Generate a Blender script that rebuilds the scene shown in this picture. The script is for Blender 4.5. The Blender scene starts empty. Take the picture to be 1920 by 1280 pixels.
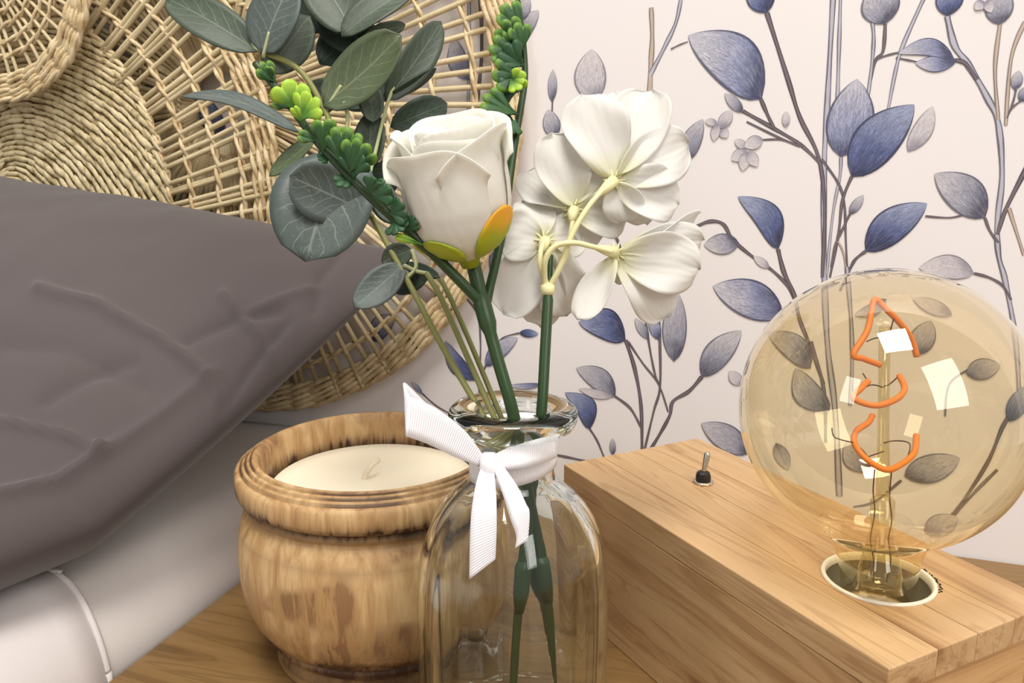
import bpy, bmesh, math, random
from math import sin, cos, pi, radians, sqrt, exp
from mathutils import Vector as V, Matrix, noise
random.seed(7)
scene = bpy.context.scene
COL = scene.collection

# ------------------------------------------------------------ camera
YAW, PITCH, FPX = radians(19), radians(13), 1600.0
CAM = V((0, 0, .208))
FW = V((-sin(YAW)*cos(PITCH), cos(YAW)*cos(PITCH), -sin(PITCH)))
RT = V((cos(YAW), sin(YAW), 0))
UP = RT.cross(FW)
cd = bpy.data.cameras.new('camera'); cam = bpy.data.objects.new('camera', cd); COL.objects.link(cam)
cd.sensor_width = 36; cd.lens = 36*FPX/1920; cd.clip_start = .01; cd.clip_end = 50
cam.matrix_world = Matrix((( RT.x, UP.x, -FW.x, CAM.x), (RT.y, UP.y, -FW.y, CAM.y), (RT.z, UP.z, -FW.z, CAM.z), (0,0,0,1)))
scene.camera = cam

# ------------------------------------------------------------ world, lights, exposure
w = bpy.data.worlds.new('room_light'); scene.world = w; w.use_nodes = True
bg = w.node_tree.nodes['Background']; bg.inputs[0].default_value = (1, .97, .945, 1); bg.inputs[1].default_value = .34

def area(name, loc, target, sx, sy, power, color):
    l = bpy.data.lights.new(name, 'AREA'); l.shape = 'RECTANGLE'; l.size = sx; l.size_y = sy; l.energy = power; l.color = color
    o = bpy.data.objects.new(name, l); COL.objects.link(o); o.location = loc
    o.rotation_euler = (V(target)-V(loc)).to_track_quat('-Z', 'Y').to_euler()
    return o
area('window_light', (1.25, -.95, 1.25), (-.05, .35, .05), .9, 1.2, 17, (1, .97, .93))
area('side_window_light', (-1.15, -1.5, 1.15), (0, .3, .1), .45, .8, 4.5, (1, .98, .95))
area('ceiling_light', (.05, -.35, 1.9), (-.15, .3, 0), .6, .6, 25, (1, .965, .91))
vs = scene.view_settings
vs.view_transform = 'Standard'; vs.look = 'None'; vs.gamma = 1; vs.use_curve_mapping = False; vs.exposure = .30

scene.cycles.max_bounces = 24; scene.cycles.transmission_bounces = 24; scene.cycles.transparent_max_bounces = 24

# ------------------------------------------------------------ helpers
def ray(px, py): return FW + RT*((px-960)/FPX) + UP*((640-py)/FPX)
def P(px, py, d): return CAM + ray(px, py)*d
def on_plane(px, py, pt, n):
    r = ray(px, py); n = V(n); return CAM + r*((V(pt)-CAM).dot(n)/r.dot(n))
def onz(px, py, z): return on_plane(px, py, (0,0,z), (0,0,1))
def ony(px, py, y): return on_plane(px, py, (0,y,0), (0,1,0))
def proj(p):
    v = p-CAM; d = v.dot(FW); return 960+FPX*v.dot(RT)/d, 640-FPX*v.dot(UP)/d, d

def mesh(name, verts, faces, mat=None, smooth=True, uvs=None, cols=None):
    me = bpy.data.meshes.new(name); me.from_pydata([tuple(v) for v in verts], [], faces); me.update()
    if smooth: me.polygons.foreach_set('use_smooth', [True]*len(me.polygons))
    if uvs is not None:
        lay = me.uv_layers.new(name='UVMap'); vi = [0]*len(me.loops); me.loops.foreach_get('vertex_index', vi)
        flat = []
        for i in vi: flat += [uvs[i][0], uvs[i][1]]
        lay.data.foreach_set('uv', flat)
    if mat: me.materials.append(mat)
    return me
def link(name, me, parent=None, loc=None):
    o = bpy.data.objects.new(name, me); COL.objects.link(o)
    if parent: o.parent = parent
    if loc: o.location = loc
    return o
def empty(name, loc=(0,0,0), rot=(0,0,0)):
    o = bpy.data.objects.new(name, None); COL.objects.link(o); o.location = loc; o.rotation_euler = rot; o.empty_display_size = .02
    return o
def tag(o, label=None, cat=None, group=None, kind=None):
    if label: o['label'] = label
    if cat: o['category'] = cat
    if group: o['group'] = group
    if kind: o['kind'] = kind
    return o

class MB:
    def __init__(s): s.v = []; s.f = []; s.uv = []
    def add(s, v, f, uv=None):
        n = len(s.v); s.v += list(v); s.f += [tuple(i+n for i in q) for q in f]; s.uv += list(uv) if uv else [(0,0)]*len(v)
    def tube(s, pts, rad, n=8, cap=True, closed=False, ref=None):
        pts = [V(p) for p in pts]; m = len(pts)
        if not hasattr(rad, '__len__'): rad = [rad]*m
        vs_ = []; fs = []; uv = []
        prev = None; L = 0
        for i in range(m):
            a = pts[(i-1) % m] if (closed or i > 0) else pts[i]; b = pts[(i+1) % m] if (closed or i < m-1) else pts[i]
            t = (b-a).normalized()
            if ref is not None: nx = (V(ref)-t*t.dot(V(ref))).normalized()
            elif prev is None:
                h = V((0,0,1)) if abs(t.z) < .9 else V((1,0,0)); nx = t.cross(h).normalized()
            else:
                nx = (prev - t*prev.dot(t)).normalized()
            prev = nx; ny = t.cross(nx)
            if i: L += (pts[i]-pts[i-1]).length
            for k in range(n):
                an = 2*pi*k/n; vs_.append(pts[i] + (nx*cos(an)+ny*sin(an))*rad[i]); uv.append((L, k/n))
        for i in range(m if closed else m-1):
            j = (i+1) % m
            for k in range(n): fs.append((i*n+k, i*n+(k+1)%n, j*n+(k+1)%n, j*n+k))
        if cap and not closed:
            fs.append(tuple(range(n-1,-1,-1))); fs.append(tuple((m-1)*n+k for k in range(n)))
        s.add(vs_, fs, uv)
    def lathe(s, prof, n=48, axis_loc=(0,0,0), rfun=None, caps=(True, True)):
        vs_ = []; fs = []; uv = []
        m = len(prof)
        for i, (r, z) in enumerate(prof):
            for k in range(n):
                an = 2*pi*k/n; rr = rfun(an, i, r, z) if rfun else r
                vs_.append(V(axis_loc)+V((rr*cos(an), rr*sin(an), z))); uv.append((k/n, z))
        for i in range(m-1):
            for k in range(n): fs.append((i*n+k, i*n+(k+1)%n, (i+1)*n+(k+1)%n, (i+1)*n+k))
        if caps[0]: fs.append(tuple(range(n-1,-1,-1)))
        if caps[1]: fs.append(tuple((m-1)*n+k for k in range(n)))
        s.add(vs_, fs, uv)
    def grid(s, fn, nu, nv):
        vs_ = []; uv = []; fs = []
        for i in range(nu+1):
            for j in range(nv+1):
                u, v = i/nu, j/nv; vs_.append(V(fn(u, v))); uv.append((u, v))
        for i in range(nu):
            for j in range(nv):
                a = i*(nv+1)+j; fs.append((a, a+1, a+nv+2, a+nv+1))
        s.add(vs_, fs, uv)
    def build(s, name, mat, parent=None, smooth=True):
        return link(name, mesh(name, s.v, s.f, mat, smooth, s.uv), parent)

def smooth_path(pts, k=6):
    pts = [V(p) for p in pts]; out = []
    for i in range(len(pts)-1):
        p0 = pts[max(i-1,0)]; p1 = pts[i]; p2 = pts[i+1]; p3 = pts[min(i+2,len(pts)-1)]
        for j in range(k):
            t = j/k; t2 = t*t; t3 = t2*t
            out.append(.5*((2*p1)+(p2-p0)*t+(2*p0-5*p1+4*p2-p3)*t2+(3*p1-p0-3*p2+p3)*t3))
    out.append(pts[-1]); return out
def lerp(a, b, t): return a+(b-a)*t
def interp(tab, x):
    if x <= tab[0][0]: return tab[0][1]
    for (a, b), (c, d) in zip(tab, tab[1:]):
        if x <= c: return lerp(b, d, (x-a)/(c-a))
    return tab[-1][1]
def bevel_box(name, x0, x1, y0, y1, z0, z1, bev, mat, parent=None, seg=2):
    bm = bmesh.new()
    vs_ = [bm.verts.new((x, y, z)) for x in (x0, x1) for y in (y0, y1) for z in (z0, z1)]
    for q in ((0,1,3,2), (4,6,7,5), (0,4,5,1), (2,3,7,6), (0,2,6,4), (1,5,7,3)): bm.faces.new([vs_[i] for i in q])
    bm.normal_update()
    if bev: bmesh.ops.bevel(bm, geom=list(bm.edges), offset=bev, segments=seg, profile=.5, affect='EDGES')
    bmesh.ops.recalc_face_normals(bm, faces=bm.faces)
    me = bpy.data.meshes.new(name); bm.to_mesh(me); bm.free(); me.materials.append(mat)
    return link(name, me, parent)
def solid(o, t, off=0, sub=0):
    m = o.modifiers.new('thickness', 'SOLIDIFY'); m.thickness = t; m.offset = off
    if sub:
        s = o.modifiers.new('subdiv', 'SUBSURF'); s.levels = sub; s.render_levels = sub
    return o

# ------------------------------------------------------------ materials
class N:
    """small node builder"""
    def __init__(s, name):
        s.m = bpy.data.materials.new(name); s.m.use_nodes = True; s.t = s.m.node_tree; s.t.nodes.clear()
        s.out = s.t.nodes.new('ShaderNodeOutputMaterial')
    def n(s, typ, **kw):
        nd = s.t.nodes.new('ShaderNode'+typ)
        for k, v in kw.items():
            if k.startswith('_'): setattr(nd, k[1:], v)
            else:
                key = int(k[1:]) if k[0] == 'i' and k[1:].isdigit() else k.replace('__', ' ')
                s.set(nd.inputs[key], v)
        return nd
    def set(s, inp, v):
        if isinstance(v, bpy.types.NodeSocket): s.t.links.new(v, inp)
        elif isinstance(v, bpy.types.Node): s.t.links.new(v.outputs[0], inp)
        else: inp.default_value = (*v, 1) if (isinstance(v, tuple) and len(v) == 3 and inp.type == 'RGBA') else v
    def coords(s, kind='Object', scale=(1,1,1), rot=(0,0,0)):
        tc = s.n('TexCoord'); mp = s.n('Mapping'); s.set(mp.inputs['Vector'], tc.outputs[kind]); mp.inputs['Scale'].default_value = scale; mp.inputs['Rotation'].default_value = rot
        return mp.outputs[0]
    def noise(s, vec, scale, detail=4, rough=.55, dist=0):
        nd = s.n('TexNoise', Scale=scale, Detail=detail, Roughness=rough, Distortion=dist); s.set(nd.inputs['Vector'], vec); return nd.outputs['Fac']
    def ramp(s, fac, stops, interp_='LINEAR'):
        r = s.n('ValToRGB'); s.set(r.inputs[0], fac); cr = r.color_ramp; cr.interpolation = interp_
        while len(cr.elements) < len(stops): cr.elements.new(.5)
        for e, (p, c) in zip(cr.elements, stops):
            e.position = p; e.color = (*c, 1) if len(c) == 3 else c
        return r.outputs[0]
    def mix(s, fac, a, b, mode='MIX'):
        m = s.n('Mix', _data_type='RGBA', _blend_type=mode); s.set(m.inputs[0], fac); s.set(m.inputs[6], a); s.set(m.inputs[7], b); return m.outputs[2]
    def math(s, op, a, b=0.0, c=None, clamp=False):
        m = s.n('Math', _operation=op, _use_clamp=clamp); s.set(m.inputs[0], a); s.set(m.inputs[1], b)
        if c is not None: s.set(m.inputs[2], c)
        return m.outputs[0]
    def maprange(s, v, a, b, c=0.0, d=1.0):
        m = s.n('MapRange', _clamp=True); s.set(m.inputs[0], v)
        for i, q in enumerate((a, b, c, d)): m.inputs[i+1].default_value = q
        return m.outputs[0]
    def bump(s, h, strength, dist):
        b = s.n('Bump', Strength=strength, Distance=dist); s.set(b.inputs['Height'], h); return b.outputs[0]
    def princ(s, col, rough=.6, normal=None, **kw):
        p = s.n('BsdfPrincipled'); s.set(p.inputs['Base Color'], col); s.set(p.inputs['Roughness'], rough)
        if normal: s.set(p.inputs['Normal'], normal)
        for k, v in kw.items(): s.set(p.inputs[k.replace('__', ' ')], v)
        s.t.links.new(p.outputs[0], s.out.inputs[0]); return p
    def surf(s, sh): s.set(s.out.inputs[0], sh); return s.m

def srgb(r, g, b):
    f = lambda c: (c/255/12.92) if c/255 <= .04045 else ((c/255+.055)/1.055)**2.4
    return (f(r), f(g), f(b))

def plain(name, col, rough=.6, **kw):
    n = N(name); n.princ(col, rough, **kw); return n.m

def wood(name, light, mid, dark, grain=1.0, rough=.5, var=.25, axis=0):
    n = N(name)
    oi = n.n('ObjectInfo')
    tc = n.n('TexCoord'); off = n.n('VectorMath', _operation='ADD'); n.set(off.inputs[0], tc.outputs['Object'])
    rv = n.n('CombineXYZ'); n.set(rv.inputs[0], n.math('MULTIPLY', oi.outputs['Random'], 3.7)); n.set(rv.inputs[1], n.math('MULTIPLY', oi.outputs['Random'], 1.3)); n.set(rv.inputs[2], oi.outputs['Random']); n.set(off.inputs[1], rv.outputs[0])
    sc = [22.0*grain]*3; sc[axis] = 2.2*grain
    mp = n.n('Mapping'); n.set(mp.inputs[0], off.outputs[0]); mp.inputs['Scale'].default_value = sc
    big = n.noise(mp.outputs[0], 2.6, 3, .5, .8)
    sc2 = [140.0*grain]*3; sc2[axis] = 5.0*grain
    mp2 = n.n('Mapping'); n.set(mp2.inputs[0], off.outputs[0]); mp2.inputs['Scale'].default_value = sc2
    fine = n.noise(mp2.outputs[0], 3.0, 4, .65, .3)
    c = n.ramp(big, [(.30, dark), (.42, mid), (.58, light), (.72, mid)])
    rings = n.math('SINE', n.math('MULTIPLY', big, 46.0))
    c = n.mix(n.maprange(rings, .75, 1, 0, .42), c, dark)
    c = n.mix(n.maprange(fine, .42, .30, 0, .5), c, dark)
    c = n.mix(n.maprange(oi.outputs['Random'], 0, 1, 0, var), c, mid)
    n.princ(c, rough, n.bump(fine, .25, .0006)); return n.m

M = {}
M['box_wood'] = wood('paulownia_wood', srgb(206,172,128), srgb(188,150,106), srgb(142,102,64), 1.0, .5)
M['table_wood'] = wood('table_oak', srgb(140,108,66), srgb(122,92,52), srgb(88,63,33), 1.0, .45)
M['burnt'] = plain('scorched_wood', srgb(38,22,12), .9)

# burnt turned wood of the pot: flame marks as stripes and in the turned grooves
n = N('scorched_turned_wood')
g = n.noise(n.coords(scale=(75,75,9)), 3.0, 5, .62, .4)
blotch = n.noise(n.coords(scale=(30,30,34)), 1.0, 2, .45, .5)
base = n.ramp(g, [(.25, srgb(150,112,70)), (.45, srgb(182,144,96)), (.65, srgb(208,174,126)), (.85, srgb(180,140,92))])
sep = n.n('SeparateXYZ'); n.set(sep.inputs[0], n.coords())
z = sep.outputs[2]
def band(zc, wd): return n.math('POWER', n.math('MAXIMUM', n.math('SUBTRACT', 1.0, n.math('DIVIDE', n.math('ABSOLUTE', n.math('SUBTRACT', z, zc)), wd)), 0.0), 1.5)
burn = n.maprange(n.math('MULTIPLY', n.maprange(blotch, .49, .62), n.maprange(g, .42, .60)), 0, .75)
rad = n.n('VectorMath', _operation='LENGTH'); xy = n.n('CombineXYZ'); n.set(xy.inputs[0], sep.outputs[0]); n.set(xy.inputs[1], sep.outputs[1]); n.set(rad.inputs[0], xy.outputs[0]); rad = rad.outputs['Value']
topz = n.maprange(z, .0828, .0834)
ringb = 0.0
for rc in (.0479, .0499, .0519):
    ringb = n.math('ADD', ringb, n.maprange(n.math('ABSOLUTE', n.math('SUBTRACT', rad, rc)), .0007, .0002, 0, 1))
ringb = n.math('MULTIPLY', n.math('MULTIPLY', ringb, topz), n.maprange(blotch, .38, .52, .35, 1))
grooves = band(.0728, .0065)
for zc, wd, k in ((.0125, .010, 1.0), (.0045, .006, .8), (.060, .004, .25)):
    grooves = n.math('ADD', grooves, n.math('MULTIPLY', band(zc, wd), k))
streak = n.noise(n.coords(scale=(150,150,8)), 3.0, 3, .6)
rimb = n.math('MULTIPLY', band(.0752, .0062), n.maprange(n.math('ADD', streak, n.math('MULTIPLY', blotch, .6)), .72, .95))
lowb = n.math('MULTIPLY', band(.0190, .0085), n.maprange(n.math('ADD', streak, n.math('MULTIPLY', blotch, .9)), .88, 1.1, 0, .8))
grooves = n.math('MULTIPLY', grooves, n.maprange(n.math('ADD', g, n.math('MULTIPLY', blotch, .8)), .55, 1.0, .35, 1.2))
c = n.mix(n.math('MULTIPLY', burn, .72), base, srgb(104,62,28))
c = n.mix(n.math('MULTIPLY', n.math('ADD', n.math('ADD', grooves, n.math('ADD', rimb, lowb)), ringb), .88, clamp=True), c, srgb(62,34,14))
n.princ(c, .55, n.bump(g, .3, .0006)); M['pot'] = n.m

n = N('candle_wax'); n.princ(srgb(246,236,212), .45, None, Subsurface__Weight=.35, Subsurface__Radius=(.01,.008,.005), Subsurface__Scale=.6); M['wax'] = n.m
M['wick'] = plain('cotton_wick', srgb(232,220,196), .9)

# wallpaper
n = N('wallpaper_ground')
fine = n.noise(n.coords(), 900, 2, .6); soft = n.noise(n.coords(), 5, 2, .5)
c = n.mix(n.maprange(soft, .3, .7), srgb(232,227,227), srgb(237,231,229))
n.princ(c, .62, n.bump(fine, .06, .0003)); M['wall'] = n.m
def print_leaf_mat(name, base, mid, tip, edge, veins):
    n = N(name); tc = n.n('TexCoord'); sp = n.n('SeparateXYZ'); n.set(sp.inputs[0], tc.outputs['UV']); u, v = sp.outputs[0], sp.outputs[1]
    wob = n.noise(n.coords('Object', (1,1,1)), 60, 4, .6)
    av = n.math('ABSOLUTE', n.math('SUBTRACT', n.math('MULTIPLY', v, 2.0), 1.0))
    uu = n.math('ADD', u, n.math('MULTIPLY', n.math('SUBTRACT', wob, .5), .7))
    uu = n.math('ADD', uu, n.math('MULTIPLY', n.math('SUBTRACT', v, .5), .22))
    c = n.ramp(uu, [(.0, base), (.10, base), (.36, mid), (.88, tip)])
    fl = n.n('CombineXYZ'); n.set(fl.inputs[0], n.math('MULTIPLY', u, 3.0)); n.set(fl.inputs[1], n.math('MULTIPLY', n.math('SUBTRACT', n.math('MULTIPLY', av, .8), n.math('MULTIPLY', u, 1.0)), 9.0)); n.set(fl.inputs[2], n.math('ADD', n.math('MULTIPLY', n.math('SIGN', n.math('SUBTRACT', v, .5)), 5.0), n.math('MULTIPLY', n.n('ObjectInfo').outputs['Random'], 30.0)))
    st1 = n.noise(fl.outputs[0], 1.6, 4, .6, .6); vein = n.maprange(n.math('ABSOLUTE', n.math('SUBTRACT', st1, .5)), .046, .008, 0, veins)
    fl2 = n.n('CombineXYZ'); n.set(fl2.inputs[0], n.math('MULTIPLY', u, 2.2)); n.set(fl2.inputs[1], n.math('MULTIPLY', v, 11.0)); n.set(fl2.inputs[2], n.math('MULTIPLY', n.n('ObjectInfo').outputs['Random'], 17.0))
    st2 = n.noise(fl2.outputs[0], 2.0, 4, .65, .5); vl = n.maprange(n.math('ABSOLUTE', n.math('SUBTRACT', st2, .5)), .045, .006, 0, veins*.75)
    c = n.mix(n.maprange(st2, .5, .72, 0, .38), c, tip)
    c = n.mix(n.maprange(st1, .46, .26, 0, .22), c, base)
    c = n.mix(n.math('MAXIMUM', vein, vl), c, edge)
    c = n.mix(n.maprange(av, .86, .93, 0, .85), c, edge)
    n.princ(c, .62); return n.m
PL = [print_leaf_mat('print_deep_blue', srgb(52,56,88), srgb(92,104,152), srgb(168,176,206), srgb(46,48,72), .6),
      print_leaf_mat('print_mid_blue', srgb(66,70,104), srgb(146,153,188), srgb(214,212,222), srgb(66,68,94), .6),
      print_leaf_mat('print_grey_blue', srgb(76,76,96), srgb(162,163,180), srgb(214,209,214), srgb(90,88,102), .6),
      print_leaf_mat('print_pale_line', srgb(150,146,160), srgb(208,203,209), srgb(228,221,222), srgb(128,118,128), .6)]
def stem_mat(name, core, edge):
    n = N(name); tc = n.n('TexCoord'); sp = n.n('SeparateXYZ'); n.set(sp.inputs[0], tc.outputs['UV'])
    av = n.math('ABSOLUTE', n.math('SUBTRACT', n.math('MULTIPLY', sp.outputs[1], 2.0), 1.0))
    wob = n.noise(n.coords(), 60, 2)
    c = n.mix(n.maprange(n.math('ADD', av, n.math('MULTIPLY', n.math('SUBTRACT', wob, .5), .8)), .35, .75), core, edge)
    n.princ(c, .62); return n.m
PS = [stem_mat('print_stem_dark', srgb(116,106,112), srgb(70,60,66)), stem_mat('print_stem_grey', srgb(186,184,196), srgb(96,94,108)), stem_mat('print_stem_tan', srgb(196,176,158), srgb(120,108,108))]

# cloth
def cloth(name, col, scale=1600, bump=.12, rough=.85, sheen=.2):
    n = N(name); vec = n.coords()
    a = n.noise(vec, scale, 2, .5); b = n.noise(vec, 14, 3, .5)
    c = n.mix(n.maprange(b, .3, .7, 0, .16), col, tuple(x*.78 for x in col))
    n.princ(c, rough, n.bump(a, bump, .0004), Sheen__Weight=sheen); return n.m
M['pillow'] = cloth('taupe_cotton', srgb(80,71,71)); M['sheet'] = cloth('white_cotton', srgb(216,208,203)); M['sheet2'] = cloth('white_cotton_top', srgb(214,206,204))

# straw
def straw(name, a, b, c_, stretch=(120,120,120)):
    n = N(name); oi = n.n('ObjectInfo')
    vec = n.coords(scale=stretch); f1 = n.noise(vec, 1.0, 3, .6); f2 = n.noise(n.coords(), 420, 3, .6)
    c = n.ramp(f1, [(.3, c_), (.45, a), (.62, b), (.8, a)])
    c = n.mix(n.math('MULTIPLY', oi.outputs['Random'], .35), c, c_)
    c = n.mix(n.maprange(f2, .55, .75, 0, .3), c, srgb(158,132,84))
    n.princ(c, .6, n.bump(f2, .2, .0004)); return n.m
M['straw'] = straw('straw_twine', srgb(210,187,144), srgb(236,218,180), srgb(178,150,106))
M['spoke'] = straw('reed_spoke', srgb(204,186,146), srgb(224,207,168), srgb(166,146,106), (60,60,60))
M['seagrass'] = straw('seagrass', srgb(202,184,142), srgb(228,212,172), srgb(156,136,94), (150,150,150))
M['backing'] = plain('seagrass_core', srgb(120,100,62), .9)

# leaves
def leaf_mat(name, a, b, vein, vs_=.5, scale=1.0, rough=.5, edge=None, er=(.45, .9)):
    n = N(name); tc = n.n('TexCoord'); sp = n.n('SeparateXYZ'); n.set(sp.inputs[0], tc.outputs['UV']); u, v = sp.outputs[0], sp.outputs[1]
    f = n.noise(n.coords(), 70, 3, .6); oi = n.n('ObjectInfo')
    c = n.mix(n.maprange(f, .3, .7), a, b)
    c = n.mix(n.math('MULTIPLY', oi.outputs['Random'], .4), c, b)
    av = n.math('ABSOLUTE', n.math('SUBTRACT', n.math('MULTIPLY', v, 2.0), 1.0))
    ph = n.math('ADD', n.math('MULTIPLY', n.math('SUBTRACT', u, n.math('MULTIPLY', av, .35)), 40.0*scale), n.math('MULTIPLY', f, 9.0))
    lines = n.maprange(n.math('SINE', ph), .93, 1, 0, vs_)
    f3 = n.noise(n.coords(), 240, 2, .5, 1.5); web = n.maprange(n.math('ABSOLUTE', n.math('SUBTRACT', f3, .5)), .018, .004, 0, vs_*.55)
    mid = n.maprange(av, .05, .015, 0, vs_*1.2)
    m = n.math('MAXIMUM', n.math('MAXIMUM', lines, web), mid)
    m = n.math('MULTIPLY', m, n.maprange(av, .98, .6, 0, 1))
    c = n.mix(m, c, vein)
    if edge: c = n.mix(n.maprange(u, *er), c, edge)
    p = n.princ(c, rough, n.bump(m, .3, .0004))
    return n.m
M['euc_sage'] = leaf_mat('sage_leaf', srgb(82,93,89), srgb(70,81,77), srgb(146,155,142), .4)
M['euc_green'] = leaf_mat('eucalyptus_leaf', srgb(54,67,53), srgb(64,76,60), srgb(128,138,114), .35)
M['euc_dark'] = leaf_mat('dark_leaf', srgb(30,48,37), srgb(40,56,43), srgb(96,114,90), .3)
M['euc_olive'] = leaf_mat('olive_leaf', srgb(80,93,62), srgb(70,82,56), srgb(140,150,112), .35)
M['euc_stem'] = plain('olive_stem', srgb(128,128,70), .5)
M['euc_petiole'] = plain('pale_petiole', srgb(168,174,128), .6)
M['vine_stem'] = plain('plastic_green_stem', srgb(40,66,30), .4)
M['vine_leaf'] = leaf_mat('sprig_leaf', srgb(30,70,32), srgb(42,84,36), srgb(80,116,56), .3, edge=srgb(118,160,44), er=(.80, 1.05))
M['vine_leaf_dark'] = leaf_mat('sprig_leaf_dark', srgb(30,72,40), srgb(38,80,42), srgb(80,118,70), .3)
M['vine_leaf_bright'] = leaf_mat('sprig_leaf_bright', srgb(52,100,34), srgb(80,130,38), srgb(150,186,70), .3, edge=srgb(160,196,54))

def petal_mat(name, col, core, sss=.25):
    n = N(name); tc = n.n('TexCoord'); sp = n.n('SeparateXYZ'); n.set(sp.inputs[0], tc.outputs['UV']); u, v = sp.outputs[0], sp.outputs[1]
    f = n.noise(n.coords(), 60, 2)
    c = n.mix(n.maprange(n.math('ADD', u, n.math('MULTIPLY', f, .15)), .06, .42), core, col)
    wv = n.math('SINE', n.math('ADD', n.math('MULTIPLY', v, 46.0), n.math('MULTIPLY', f, 16.0)))
    fine = n.noise(n.coords(), 1500, 2)
    b = n.bump(n.math('ADD', n.math('MULTIPLY', wv, .5), fine), .12, .0006)
    d = n.n('BsdfPrincipled'); n.set(d.inputs['Base Color'], c); d.inputs['Roughness'].default_value = .75; n.set(d.inputs['Normal'], b); d.inputs['Specular IOR Level'].default_value = .2
    t = n.n('BsdfTranslucent'); n.set(t.inputs['Color'], c); n.set(t.inputs['Normal'], b)
    mx = n.n('MixShader'); mx.inputs[0].default_value = sss; n.set(mx.inputs[1], d.outputs[0]); n.set(mx.inputs[2], t.outputs[0])
    n.set(n.out.inputs[0], mx.outputs[0]); return n.m
M['hyd_petal'] = petal_mat('hydrangea_fabric', srgb(236,234,229), srgb(228,226,186), .35)
M['rose_petal'] = petal_mat('rose_fabric', srgb(246,244,235), srgb(242,239,216), .32)
M['calyx'] = plain('pale_yellow_plastic', srgb(226,220,168), .5)
n = N('sepal_fabric'); tc = n.n('TexCoord'); sp = n.n('SeparateXYZ'); n.set(sp.inputs[0], tc.outputs['UV']); f = n.noise(n.coords(), 160, 3)
c = n.mix(n.maprange(f, .3, .7), srgb(168,176,30), srgb(142,158,28)); n.princ(c, .6); M['sepal'] = n.m
n = N('sepal_fabric_orange'); tc = n.n('TexCoord'); sp = n.n('SeparateXYZ'); n.set(sp.inputs[0], tc.outputs['UV']); f = n.noise(n.coords(), 160, 3)
c = n.mix(n.maprange(n.math('ADD', sp.outputs[0], n.math('MULTIPLY', n.math('SUBTRACT', f, .5), .5)), .45, .8), srgb(160,172,28), srgb(226,160,28)); n.princ(c, .6); M['sepal_orange'] = n.m

# glass
n = N('vase_glass'); gl = n.n('BsdfGlass', Roughness=.0, IOR=1.45); gl.inputs['Color'].default_value = (.975, .995, .985, 1); n.surf(gl.outputs[0]); M['glass'] = n.m
def thin_glass(name, tint, spec=1.0, rough=.0):
    n = N(name); t = n.n('BsdfTransparent'); t.inputs[0].default_value = (*tint, 1)
    g = n.n('BsdfGlossy', Roughness=rough); g.inputs[0].default_value = (1, .97, .88, 1)
    lw = n.n('LayerWeight', Blend=.5); fr = n.math('ADD', .045, n.math('MULTIPLY', n.math('POWER', lw.outputs['Facing'], 4.0), .75)); mx = n.n('MixShader'); n.set(mx.inputs[0], n.math('MULTIPLY', fr, spec, clamp=True)); n.set(mx.inputs[1], t.outputs[0]); n.set(mx.inputs[2], g.outputs[0])
    return n.surf(mx.outputs[0])
M['amber'] = thin_glass('amber_glass', (.95, .885, .715), 2.0)
M['bulb_clear'] = thin_glass('bulb_inner_glass', (.90, .86, .72), 1.5)
M['filament'] = plain('filament_phosphor', srgb(230,132,52), .45, Emission__Color=(1,.35,.05,1), Emission__Strength=.0)
M['wire'] = plain('dark_wire', srgb(92,72,48), .35, Metallic=.8)
M['socket'] = plain('white_enamel', srgb(238,232,218), .3)
M['socket_in'] = plain('socket_grey', srgb(112,108,96), .5)
M['chrome'] = plain('nickel', srgb(214,202,184), .16, Metallic=1.0)
M['rubber'] = plain('black_plastic', srgb(20,19,22), .45)
n = N('white_grosgrain'); tc = n.n('TexCoord'); sp = n.n('SeparateXYZ'); n.set(sp.inputs[0], tc.outputs['UV'])
wv = n.math('SINE', n.math('MULTIPLY', sp.outputs[0], 2*pi/.00075)); c = n.mix(n.maprange(wv, -1, .2, .25, 0), srgb(240,238,242), srgb(216,213,220))
n.princ(c, .6, n.bump(wv, .35, .0002), Sheen__Weight=.2); M['ribbon'] = n.m

# ------------------------------------------------------------ setting
WALL_Y = .461
wall = tag(bevel_box('wall_back', -1.6, 1.2, WALL_Y, WALL_Y+.08, -.56, 1.6, 0, M['wall']), kind='structure')
floor = tag(bevel_box('floor', -1.6, 1.2, -1.6, WALL_Y, -.60, -.56, 0, wood('floor_boards', srgb(170,140,104), srgb(150,118,84), srgb(110,84,58))), kind='structure')

# printed wallpaper plants
PRY = WALL_Y-.0003
def wp(px, py): return ony(px, py, PRY)
def leaf_geo(b, t, hw, bend, lift):
    """flat printed leaf from pixel base to pixel tip, laid on the wall"""
    B = wp(*b); T = wp(*t); ax = T-B; L = ax.length; ax /= L; sd = V((-ax.z, 0, ax.x)); W = hw*1.0*proj((B+T)/2)[2]/FPX
    NU, NV = 20, 6; vs_ = []; uv = []; fs = []
    for i in range(NU+1):
        u = 1-(1-i/NU)**1.6; wd = W*(max(u, 0)**.74*(1-u)**.86)/(.4625**.74*.5375**.86) if 0 < u < 1 else W*.015
        ctr = B+ax*(L*u)+sd*(bend*L*sin(pi*u))
        for j in range(NV+1):
            v = j/NV; q = ctr+sd*(wd*(2*v-1)); q.y = PRY-lift; vs_.append(q); uv.append((u, v))
    for i in range(NU):
        for j in range(NV):
            a = i*(NV+1)+j; fs.append((a, a+NV+1, a+NV+2, a+1))
    return vs_, fs, uv
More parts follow.
